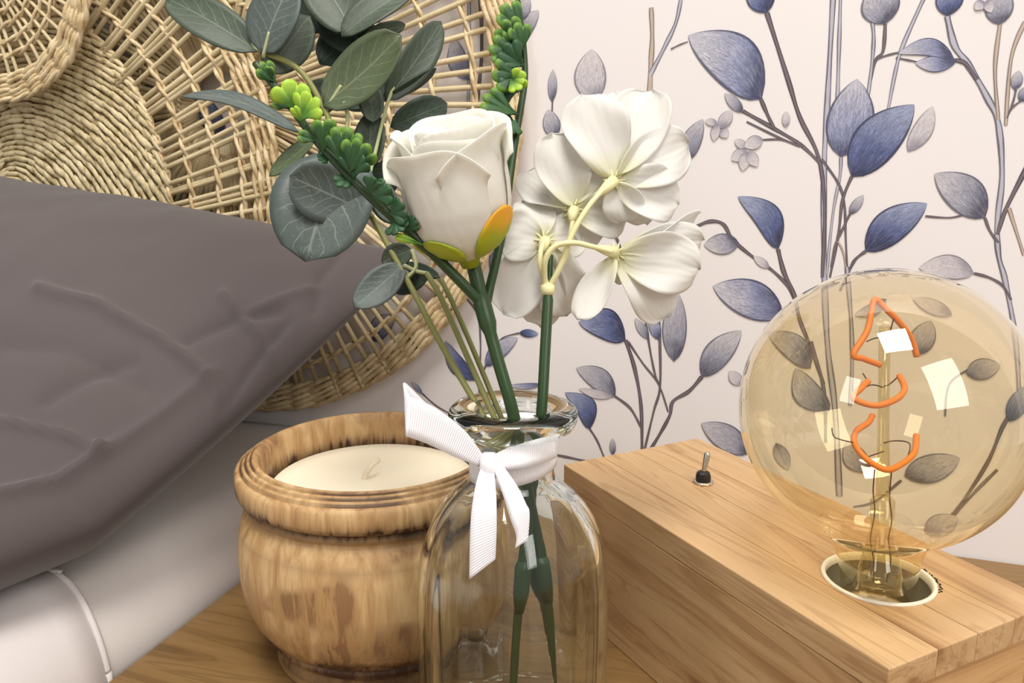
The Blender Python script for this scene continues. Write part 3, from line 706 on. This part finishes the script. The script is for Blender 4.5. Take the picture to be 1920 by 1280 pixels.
# ------------------------------------------------------------ eucalyptus spray
ED = .30
euc = empty('eucalyptus_spray', P(965, 905, .268)); tag(euc, 'artificial eucalyptus spray with grey green round leaves on thin olive stems', 'greenery')
ei = Matrix.Translation(euc.location).inverted()
def ekid(o): o.matrix_parent_inverse = ei; return o
def estem(pts, r): b = MB(); b.tube(smooth_path([P(*p) for p in pts], 6), r, 8); ekid(b.build('stem', M['euc_stem'], euc))
estem([(975,915,.268),(945,850,.267),(905,778,.268),(830,650,.278),(762,522,.288),(706,422,.294),(680,380,.296),(640,285,.300),(606,200,.302),(560,130,.304),(492,98,.306)], .00105)
estem([(985,930,.268),(960,850,.2665),(925,778,.266),(868,650,.276),(828,560,.284),(800,512,.288)], .0010)
estem([(992,935,.270),(965,850,.268),(938,778,.267),(885,650,.279),(850,570,.285),(826,522,.288)], .0009)
EL = [ # base, tip, half-width px, material, depth base, depth tip, roll, cup, bend, shape
 ((482,96),(311,-4),42,'euc_green',.304,.312,.25,.2,.04),((492,100),(546,-30),52,'euc_sage',.304,.300,-.2,.22,.05),((500,135),(580,30),42,'euc_green',.307,.309,.4,.2,.0),
 ((690,95),(600,-10),50,'euc_dark',.316,.320,0,.2,0),((662,60),(590,-60),52,'euc_green',.310,.316,.1,.2,0),((640,68),(778,-24),34,'euc_green',.309,.315,-.3,.25,.05),((686,64),(760,46),15,'euc_green',.311,.316,.6,.2,.08),
 ((606,198),(752,66),52,'euc_olive',.301,.292,-.15,.25,-.05),((722,190),(827,40),32,'euc_green',.306,.316,.5,.3,.08),((728,186),(790,98),28,'euc_dark',.311,.316,.1,.2,0),((730,180),(818,128),13,'euc_dark',.306,.312,.9,.25,.05),
 ((732,238),(838,194),30,'euc_dark',.306,.312,.3,.25,.18),((560,248),(340,180),22,'euc_sage',.300,.312,.75,.15,.10),((700,230),(690,146),24,'euc_green',.304,.308,.2,.2,0),((690,318),(698,208),32,'euc_green',.305,.308,-.2,.2,0),
 ((645,285),(574,490),96,'euc_sage',.300,.287,.1,.12,.06),((676,392),(543,330),56,'euc_sage',.292,.284,-.15,.2,-.02),((590,262),(505,330),22,'euc_olive',.302,.306,.5,.2,.0),((772,468),(716,492),24,'euc_green',.290,.292,0,.25,0),
 ((757,496),(664,576),34,'euc_sage',.289,.282,.2,.2,-.04),((804,514),(740,548),18,'euc_dark',.289,.294,.2,.2,0),((824,520),(755,494),13,'euc_dark',.288,.298,.3,.2,0),((736,420),(702,330),26,'euc_dark',.304,.309,0,.2,0),((640,160),(560,210),34,'euc_dark',.312,.316,0,.2,0),((660,250),(600,330),30,'euc_dark',.306,.308,0,.2,0),((745,300),(690,380),30,'euc_dark',.306,.310,0,.2,0),((730,130),(640,200),40,'euc_dark',.318,.318,0,.2,0),((560,60),(640,-30),42,'euc_dark',.322,.324,0,.2,0),((600,120),(690,30),40,'euc_dark',.322,.324,0,.2,0)]
for (bb, t, hw, mt, d0, d1, ro, cu, be) in EL:
    shp = (.5, .5) if hw > 45 else (.6, .62)
    ekid(surface('leaf', P(*bb, d0), P(*t, d1), px2m(hw, (d0+d1)/2), M[mt], euc, ro, cu, be, .05, shp))
for pts in ([(606,200,.302),(620,190,.301),(640,160,.300)],[(492,98,.306),(482,92,.304),(470,80,.305)],[(640,285,.300),(652,225,.301),(645,190,.299)],[(680,380,.296),(705,280,.303),(726,195,.305),(745,150,.307)],[(700,405,.294),(690,398,.293),(672,390,.291)],[(762,522,.288),(780,500,.289),(772,468,.29)],[(800,512,.288),(780,508,.289),(757,497,.288)],[(500,95,.306),(494,105,.304),(505,60,.302)]):
    b = MB(); b.tube(smooth_path([P(*p) for p in pts], 5), .0007, 6); ekid(b.build('petiole', M['euc_petiole'], euc))

# ------------------------------------------------------------ rose spray (bloom, sepals, two leafy sprigs on one stem)
rose = empty('rose_spray', P(1040, 1250, .285)); tag(rose, 'white artificial rosebud with two bright green leafy sprigs on a thick green stem', 'flower')
rsi = Matrix.Translation(rose.location).inverted()
def rkid(o): o.matrix_parent_inverse = rsi; return o
RD = .258
def inv_(x, y, z, off=(0,0)): return AX(z)+V((x, y, 0))
# inside the bottle: offsets from the vase axis along RT / FW
FH = V((FW.x, FW.y, 0)).normalized()
def inside(sx, sf, z): return AX(z)+RT*sx+FH*sf
zb_ = zrow(1000)
b = MB(); b.tube(smooth_path([P(884,480,RD+.003), P(893,520,RD+.002), P(906,575,RD), P(935,680,.2575), P(962,775,.2585), inside(.0040,-.0025,zneck0), inside(.0070,.004,zrow(1010)), inside(.0085,.006,zrow(1080)), inside(.0125,.010,.030), inside(.016,.012,.010)], 6), [.0022]*11+[.0027]*4+[.0019]*16+[.0017]*12+[.0014]*12, 10)
rkid(b.build('stem', M['vine_stem'], rose))
b = MB(); q0 = inside(.0078,.005,zrow(1055)); q1 = inside(.0098,.0075,zrow(1150)); b.tube([q0, q0.lerp(q1,.15), q0.lerp(q1,.6), q1], [.0018,.0026,.0026,.0015], 12); rkid(b.build('stem_collar', M['vine_stem'], rose))
LV = [(905,572,.258),(880,545,.256),(838,502,.2535),(790,455,.250),(740,410,.248),(690,365,.246),(640,315,.245),(592,262,.245),(545,200,.246),(505,150,.247),(478,118,.248)]
RV = [(908,590,.259),(918,540,.262),(930,490,.266),(945,420,.270),(955,340,.273),(965,270,.275),(975,210,.276),(984,150,.277),(982,90,.277),(975,30,.277),(966,-30,.277)]
b = MB(); b.tube(smooth_path([P(*p) for p in LV], 5), [lerp(.0017,.0010,i/50) for i in range(51)], 8); rkid(b.build('sprig_stem', M['vine_stem'], rose))
b = MB(); b.tube(smooth_path([P(*p) for p in RV], 5), [lerp(.0016,.0009,i/50) for i in range(51)], 8); rkid(b.build('sprig_stem', M['vine_stem'], rose))
def lobed(base, tip, d, spread, nl, mat, tilt=0.0, d1=None):
    """small leaf with rounded finger lobes fanning out from its stalk"""
    B = P(*base, d); T = P(*tip, d1 if d1 else d-.003); ax = T-B; L = ax.length; ax.normalize(); sd = ax.cross(-FW).normalized(); nm = sd.cross(ax)
    q = Matrix.Rotation(tilt, 3, ax); sd = q @ sd; nm = q @ nm; b = MB(); ph = random.uniform(0, 6)
    def fn(u, v):
        a = 1.25*spread*(2*v-1)*(.45+.55*u); sc = abs(sin(pi*nl*v))**.55; ln = L*(.82+.18*sc)*(1-.18*abs(2*v-1)**2)
        dr = ax*cos(a)+sd*sin(a)
        return B+dr*(ln*u)+nm*(.10*L*sin(u*2.4)-.05*L*u*u*(1-sc)+.05*L*u*sin(a*5+ph))
    b.grid(fn, 8, 8*nl)
    o = b.build('sprig_leaf', mat, rose); rkid(o); solid(o, .0005, 0)
for (bb, t, d, sp_, nl, mt, ti) in [
 ((552,212),(540,148),.244,.75,3,'vine_leaf_bright',.2),((565,228),(590,176),.243,.8,4,'vine_leaf_bright',-.2),((545,205),(508,190),.246,.4,2,'vine_leaf',.3),((572,235),(548,198),.244,.25,2,'vine_leaf_bright',0),((520,160),(486,118),.247,.5,3,'vine_leaf',.4),((512,152),(504,122),.246,.4,2,'vine_leaf',-.3),
 ((605,285),(622,222),.243,.6,3,'vine_leaf',.2),((640,312),(655,238),.243,.75,5,'vine_leaf',-.1),((655,325),(684,262),.242,.6,4,'vine_leaf',.2),((664,335),(668,282),.243,.8,5,'vine_leaf_dark',-.3),((600,268),(556,252),.245,.3,2,'vine_leaf',.2),((690,362),(712,336),.243,.8,4,'vine_leaf_dark',.2),((700,372),(736,352),.243,.7,3,'vine_leaf_dark',0),((730,402),(764,392),.245,.8,4,'vine_leaf_dark',.1),((740,412),(750,440),.246,.8,4,'vine_leaf_dark',.1),((765,432),(782,410),.246,.6,4,'vine_leaf_dark',-.2),
 ((800,462),(738,442),.249,.12,2,'vine_leaf_bright',.1),((660,330),(630,350),.247,.6,3,'vine_leaf_dark',.3),((620,296),(596,300),.247,.5,3,'vine_leaf_dark',.3),
 ((978,60),(940,10),.276,.6,3,'vine_leaf',.2),((980,85),(932,48),.276,.7,4,'vine_leaf',-.2),((982,100),(968,42),.275,.5,3,'vine_leaf',.3),((982,115),(918,80),.276,.55,4,'vine_leaf',.2),((983,125),(936,92),.274,.7,4,'vine_leaf_dark',-.2),((983,150),(922,128),.275,.7,4,'vine_leaf',.1),((978,170),(930,160),.276,.7,4,'vine_leaf_dark',-.2),((960,158),(986,136),.272,.7,3,'vine_leaf_bright',.2),((955,150),(978,168),.272,.6,3,'vine_leaf_bright',0),((972,215),(900,190),.274,.5,4,'vine_leaf',.1),((970,235),(912,212),.276,.6,4,'vine_leaf_dark',-.2),((968,225),(950,252),.274,.7,4,'vine_leaf_dark',.1),((957,312),(930,276),.274,.25,2,'vine_leaf_dark',.2)]:
    lobed(bb, t, d, sp_, nl, M[mt], ti)
# bloom
rb0 = P(880, 488, RD); rtop = P(832, 238, RD-.014); rax = (rtop-rb0); RL = rax.length; rax.normalize()
rx = (RT-rax*RT.dot(rax)).normalized(); ry = rax.cross(rx)      # ry points away from the camera
PRF = [(0,.08),(.04,.34),(.10,.60),(.18,.78),(.28,.90),(.42,.985),(.56,1.0),(.70,.985),(.82,.965),(.90,.97),(.96,1.02),(1.0,1.10)]
R0 = px2m(97, RD)
def rose_petal(a0, a1, rs, h0, h1, curl, hseed, lean=0.0, nu=22, nv=26):
    b = MB()
    def fn(u, v):
        an = lerp(a0, a1, v); e = 1-abs(2*v-1)**3.5; top = lerp(h0, h1, v)*(.80+.20*e)+.018*sin(v*9+hseed)
        t = u*top
        rr = R0*rs*interp(PRF, t)*(1+lean*t*.5)
        cu = curl*max(0, (u-.80)/.20)**1.6*R0*(.35+.65*abs(2*v-1)**1.2)
        rr += cu+R0*.05*(abs(2*v-1)**3)*(u**2)+R0*.012*sin(u*5+v*4+hseed)
        hh = RL*t-cu*.55
        return rb0+rax*hh+(rx*cos(an)+ry*sin(an))*rr
    b.grid(fn, nu, nv); o = b.build('petal', M['rose_petal'], rose); rkid(o); solid(o, .0003, 0); return o
D = radians
# angles: 0 = image right, -90 = towards the camera, 180 = image left
rose_petal(D(-178), D(-52), 1.00, .93, .90, .20, 1.0)
rose_petal(D(-100), D(28), .965, .93, 1.01, .20, 2.3)
rose_petal(D(-20), D(110), 1.02, 1.02, 1.03, .22, 3.1)
rose_petal(D(80), D(205), .99, 1.03, .95, .30, 4.4)
rose_petal(D(-150), D(-20), .90, .94, .96, .06, 5.0)
rose_petal(D(10), D(150), .88, 1.06, 1.08, .08, 6.0); rose_petal(D(130), D(240), .87, 1.05, 1.0, .08, 6.6)
for k in range(7): rose_petal(D(-140+k*97), D(20+k*97), .78-.09*k, 1.02-.012*k, 1.04-.012*k, .06, 7.0+k, nu=12, nv=16)
def sepal(a, h, wd, mat, out=1.03):
    b = MB()
    def fn(u, v):
        t = .02+u*h; w_ = wd*(u**.25)*(1-u)**.6*1.35+.02; an = a+w_*(2*v-1)
        return rb0+rax*(RL*t)+(rx*cos(an)+ry*sin(an))*(R0*(interp(PRF, t)*out+.02))
    b.grid(fn, 14, 10); o = b.build('sepal', mat, rose); rkid(o); solid(o, .0006, 0)
sepal(D(-34), .40, .80, M['sepal_orange'], 1.04); sepal(D(-128), .24, .80, M['sepal'], 1.04); sepal(D(95), .38, .6, M['sepal']); sepal(D(172), .24, .5, M['sepal'], 1.2)
b = MB(); b.tube([rb0-rax*.002, rb0+rax*.001, rb0+rax*.004], [.0026, .0036, .0072], 16); rkid(b.build('calyx_base', M['sepal'], rose))

# ------------------------------------------------------------ hydrangea
hyd = empty('hydrangea_spray', inside(-.004, .006, .02)); tag(hyd, 'white artificial hydrangea sprig of four florets on a straight dark green stem', 'flower')
hi_ = Matrix.Translation(hyd.location).inverted()
def hkid(o): o.matrix_parent_inverse = hi_; return o
b = MB(); b.tube(smooth_path([P(1031,478,.2705), P(1028,545,.270), P(1022,660,.2675), P(1015,775,.266), inside(.0065,.001,zneck0), inside(.0045,.001,zrow(1010)), inside(.0035,.001,zrow(1090)), inside(.0015,.002,.032), inside(.0,.003,.010)], 6), [.0011]*7+[.0017]*18+[.0016]*12+[.0014]*12, 10); hkid(b.build('stem', M['vine_stem'], hyd))
b = MB(); q0 = inside(.0040,.001,zrow(1050)); q1 = inside(.0032,.001,zrow(1150)); b.tube([q0, q0.lerp(q1,.15), q0.lerp(q1,.6), q1], [.0018,.0025,.0025,.0015], 12); hkid(b.build('stem_collar', M['vine_stem'], hyd))
b = MB(); kc2 = P(1027, 540, .270); b.tube([kc2-UP*.0022, kc2-UP*.0012, kc2+UP*.0008, kc2+UP*.0016], [.0016,.0023,.0023,.0013], 12); hkid(b.build('node', M['calyx'], hyd))
for pts in ([(1027,538,.270),(1014,500,.2685),(1014,470,.269),(1020,452,.271)],[(1030,538,.270),(1050,500,.268),(1072,440,.267),(1105,385,.268),(1138,348,.271)],[(1029,538,.270),(1060,480,.271),(1070,440,.272),(1075,402,.274)],[(1022,535,.270),(1022,490,.266),(1040,462,.265),(1075,455,.265),(1110,462,.267),(1148,472,.270)]):
    b = MB(); b.tube(smooth_path([P(*p) for p in pts], 6), [lerp(.0010,.0008,i/(6*(len(pts)-1))) for i in range(6*(len(pts)-1)+1)], 8); hkid(b.build('flower_stalk', M['calyx'], hyd))
def floret(c, d, stalk, petals):
    C0 = P(*c, d)
    s0 = P(*stalk, d-.003); b = MB(); b.tube([s0, s0.lerp(C0,.5), C0], [.0009,.0017,.0021], 10); hkid(b.build('calyx', M['calyx'], hyd))
    b = MB()
    for k in range(10):
        a = 2*pi*k/10; b.tube([C0, C0+(RT*cos(a)+UP*sin(a))*.0036-FW*.0004], [.0006,.0002], 5)
    hkid(b.build('calyx_teeth', M['calyx'], hyd))
    for (tx, ty, hw, dd, ro, be) in petals:
        T = P(tx, ty, d+dd); hkid(surface('petal', C0+(T-C0)*.03, T, px2m(hw, d), M['hyd_petal'], hyd, ro, .18, be, .20, (.62, .42), nu=20, nv=18, th=.0003))
floret((1152,338), .273, (1120,366), [(1090,178,62,.002,.1,.05),(1222,170,58,.010,-.15,.05),(1290,268,56,.008,.1,.06),(1272,384,54,.006,-.1,.06),(1180,415,40,.004,.2,.08),(1150,172,40,.016,.2,.0),(1212,420,30,.012,.5,0)])
floret((1075,393), .276, (1072,415), [(1035,250,52,.000,.15,.08),(1122,262,44,.012,-.3,.06),(985,322,50,.012,.2,.05),(1178,408,46,.010,.1,.05),(1000,392,40,.014,0,.04),(1130,440,42,.012,0,.0)])
floret((1022,450), .273, (1016,472), [(944,440,52,.003,.1,.05),(945,588,52,.006,.2,.06),(1062,592,54,.010,-.1,.05),(1085,440,44,.010,0,.04),(990,372,40,.010,.1,.05),(1012,612,46,.014,0,.03)])
floret((1155,474), .272, (1118,464), [(1312,398,26,.016,.9,.08),(1312,505,58,.004,.1,.06),(1248,596,48,.010,-.2,.07),(1082,598,32,-.002,.4,-.05),(1318,450,44,.012,.2,.05),(1180,520,30,.010,.1,.05)])

# ------------------------------------------------------------ box lamp
ZB = .067
A = onz(1057, 870, ZB); F_ = onz(1668, 1254, ZB); K = onz(1310, 822, ZB)
e1 = (F_-A); BL = e1.length; e1.normalize(); BW = (K-A).dot(V((-e1.y, e1.x, 0))); ang = math.atan2(e1.y, e1.x)
lamp = empty('box_lamp', (A.x, A.y, 0), (0, 0, ang)); tag(lamp, 'wooden box table lamp with amber globe bulb and toggle switch', 'lamp')
LM = Matrix.Translation((A.x, A.y, 0)) @ Matrix.Rotation(ang, 4, 'Z'); LI = LM.inverted()
TH = .0095
seams = [0, .27, .50, .735, 1.0]; planks = []
for k in range(4):
    planks.append(bevel_box('plank', 0, BL, BW*seams[k]+(.0001 if k else 0), BW*seams[k+1]-(.0001 if k < 3 else 0), ZB-TH, ZB, .0004, M['box_wood'], lamp))
bevel_box('side_panel', .0008, BL-.0008, .0001, .0090, 0, ZB-TH, .0006, M['box_wood'], lamp)
bevel_box('side_panel', .0008, BL-.0008, BW-.0090, BW-.0006, 0, ZB-TH, .0006, M['box_wood'], lamp)
ew = wood('paulownia_end', srgb(214,172,120), srgb(196,152,102), srgb(156,108,66), 1.0, .5, axis=1)
bevel_box('end_panel', BL-.0090, BL-.0012, .0091, BW-.0091, 0, ZB-TH, .0004, ew, lamp)
bevel_box('end_panel', .0012, .0090, .0091, BW-.0091, 0, ZB-TH, .0004, ew, lamp)
S = onz(1646, 1084, ZB); SL = LI @ S
SR = .0178
# bore the socket hole through the planks
b = MB(); b.lathe([(SR-.0006, ZB-.03), (SR-.0006, ZB+.01)], 64, (SL.x+.0006, SL.y, 0)); cut = b.build('cutter', None); cut.matrix_world = LM
b = MB(); b.lathe([(.0034, ZB-.03), (.0034, ZB+.01)], 20, (0, 0, 0))
bpy.context.view_layer.update()
dg = bpy.context.evaluated_depsgraph_get()
for o in planks:
    md = o.modifiers.new('bore', 'BOOLEAN'); md.object = cut; md.operation = 'DIFFERENCE'; md.solver = 'EXACT'
bpy.context.view_layer.update(); dg = bpy.context.evaluated_depsgraph_get()
for o in planks:
    me = bpy.data.meshes.new_from_object(o.evaluated_get(dg)); o.modifiers.clear(); o.data = me; me.name = 'plank'
bpy.data.objects.remove(cut)
sock = MB(); sock.lathe([(SR-.0022, ZB-.0200), (SR-.0014, ZB-.0010), (SR-.0012, ZB+.0006), (SR-.0004, ZB+.0010), (SR+.0002, ZB+.0006), (SR+.0003, ZB+.0000), (SR-.0008, ZB-.0004), (SR-.0010, ZB-.02)], 72, (SL.x, SL.y, 0), None, (False, False))
so = sock.build('socket', M['socket'], lamp)
b = MB(); b.lathe([(0, ZB-.0100), (.0120, ZB-.0098), (SR-.0024, ZB-.0090), (SR-.0017, ZB-.0016)], 64, (SL.x, SL.y, 0), None, (False, False)); b.build('socket_cup', M['socket_in'], so)
b = MB(); b.lathe([(.0006, ZB-.0085), (.0105, ZB-.0085), (.0112, ZB-.0075), (.0105, ZB-.0068), (.0006, ZB-.0066)], 48, (SL.x, SL.y, 0), None, (True, True)); b.build('bulb_cap', M['chrome'], so)
b = MB()
for k in range(26):      # scorched chips along the right of the bore
    a = D(-62+k*3.0)+ang*0; rr = SR+.0006+random.uniform(0, .0009); th = math.atan2((LI.to_3x3() @ RT).y, (LI.to_3x3() @ RT).x)+D(-30+k*3.0)
    x, y = SL.x+rr*cos(th), SL.y+rr*sin(th); s = random.uniform(.0005, .0011)
    b.add([V((x-s,y-s,ZB-.0003)),V((x+s,y-s*.6,ZB-.0003)),V((x+s*.7,y+s,ZB-.0003)),V((x-s,y+s*.7,ZB-.0003)),V((x,y,ZB+.0004))], [(0,1,4),(1,2,4),(2,3,4),(3,0,4)])
b.build('scorch_mark', M['burnt'], lamp, False)
# bulb
BR = .0450
best = None
for k in range(400):
    q = P(1657, 767, .25+k*.0002); dd = abs((q-S).length-(BR+.0135))
    if best is None or dd < best[0]: best = (dd, q)
BC = best[1]
k_d = proj(BC)[2]
bax = (BC-S).normalized()
BM = Matrix.Translation(BC) @ bax.to_track_quat('Z', 'Y').to_matrix().to_4x4()
bp = []
for k in range(0, 45):
    a = lerp(pi/2, -radians(68.5), k/44); bp.append((BR*cos(a), BR*sin(a)))
re_, ze_ = bp[-1]
for t in (.12,.25,.4,.55,.7,.85,1.0):
    bp.append((lerp(re_, .0118, 1-(1-t)**2.2), ze_-.0210*t))
b = MB(); b.lathe(bp, 96, (0,0,0), None, (False, False))
bulb = b.build('bulb', M['amber'], lamp); bulb.matrix_parent_inverse = LI; bulb.matrix_basis = BM
BI = (BM).inverted()
def bkid(o): o.matrix_parent_inverse = BI; return o
def Q(x, y, dd=0.0): return P(x, y, k_d+dd)
FIL = [[(1719,668,.004),(1708,634,.003),(1686,604,.001),(1662,580,0),(1641,561,0),(1634,585,-.001),(1625,622,-.003),(1600,664,-.005),(1618,672,-.004),(1650,684,-.002)],
       [(1628,714,-.004),(1614,728,-.006),(1600,746,-.008),(1640,760,-.012),(1680,748,-.010),(1696,728,-.006),(1686,704,-.002)],
       [(1636,778,.004),(1628,792,.002),(1606,808,-.002),(1602,830,-.006),(1622,858,-.010),(1660,880,-.012),(1690,870,-.009),(1714,848,-.005),(1718,816,.001)]]
for f in FIL:
    b = MB(); b.tube(smooth_path([Q(*p) for p in f], 6), .0010, 8); bkid(b.build('filament', M['filament'], bulb))
b = MB(); b.tube([Q(1659,612), Q(1657,760), Q(1655,930)], [.0017,.0018,.0020], 16); bkid(b.build('glass_rod', M['bulb_clear'], bulb))
b = MB(); b.tube([Q(1655,925), Q(1655,938), Q(1654,985), Q(1652,1010), Q(1650,1060), Q(1648,1104)], [.0020,.0038,.0036,.0042,.0062,.0082], 20); bkid(b.build('stem_press', M['bulb_clear'], bulb))
for pts in ([(1640,880,-.006),(1637,920,0),(1640,960,0),(1632,1010,0),(1638,1050,0),(1637,1090,0)],[(1672,880,-.004),(1668,930,0),(1672,975,0),(1666,1010,0),(1670,1050,0),(1662,1090,0)],[(1622,858,-.010),(1645,850,-.005),(1657,846,0)],[(1700,862,-.006),(1706,832,-.004),(1680,826,0),(1657,830,0)],[(1625,640,-.003),(1640,634,0),(1657,632,0)],[(1676,595,0),(1668,625,0),(1659,640,0)],[(1600,746,-.008),(1630,722,-.004),(1656,726,0)],[(1686,704,-.002),(1668,720,0),(1657,724,0)],[(1618,700,0),(1628,716,-.004)],[(1560,802,-.010),(1566,820,-.012),(1602,830,-.006)]):
    b = MB(); b.tube(smooth_path([Q(*p) for p in pts], 5), .00022, 5); bkid(b.build('wire', M['wire'], bulb))
# toggle switch
T0 = LI @ onz(1318, 905, ZB)
sw = MB(); hexr = lambda an, i, r, z: r*(1+.03*cos(6*an))
sw.lathe([(.0015, ZB-.0002), (.0043, ZB-.0002), (.0045, ZB+.0004), (.0043, ZB+.0011), (.0034, ZB+.0013), (.0015, ZB+.0013)], 36, (T0.x, T0.y, 0), hexr)
swo = sw.build('toggle_switch', M['chrome'], lamp)
b = MB(); b.lathe([(.0032, ZB+.0010), (.0033, ZB+.0030), (.0029, ZB+.0046), (.0022, ZB+.0052), (.0010, ZB+.0053)], 10, (T0.x, T0.y, 0)); b.build('switch_bushing', M['rubber'], swo, False)
p0 = LI @ onz(1319, 893, ZB+.004); l0 = V((T0.x, T0.y, ZB+.0040)); dsw = proj(LM @ l0)[2]; l1 = LI @ P(1327, 847, dsw)
b = MB(); b.tube([l0, l0.lerp(l1,.2), l0.lerp(l1,.86), l0.lerp(l1,.96), l1], [.0011,.00115,.00145,.0013,.0006], 14); b.build('lever', M['chrome'], swo)
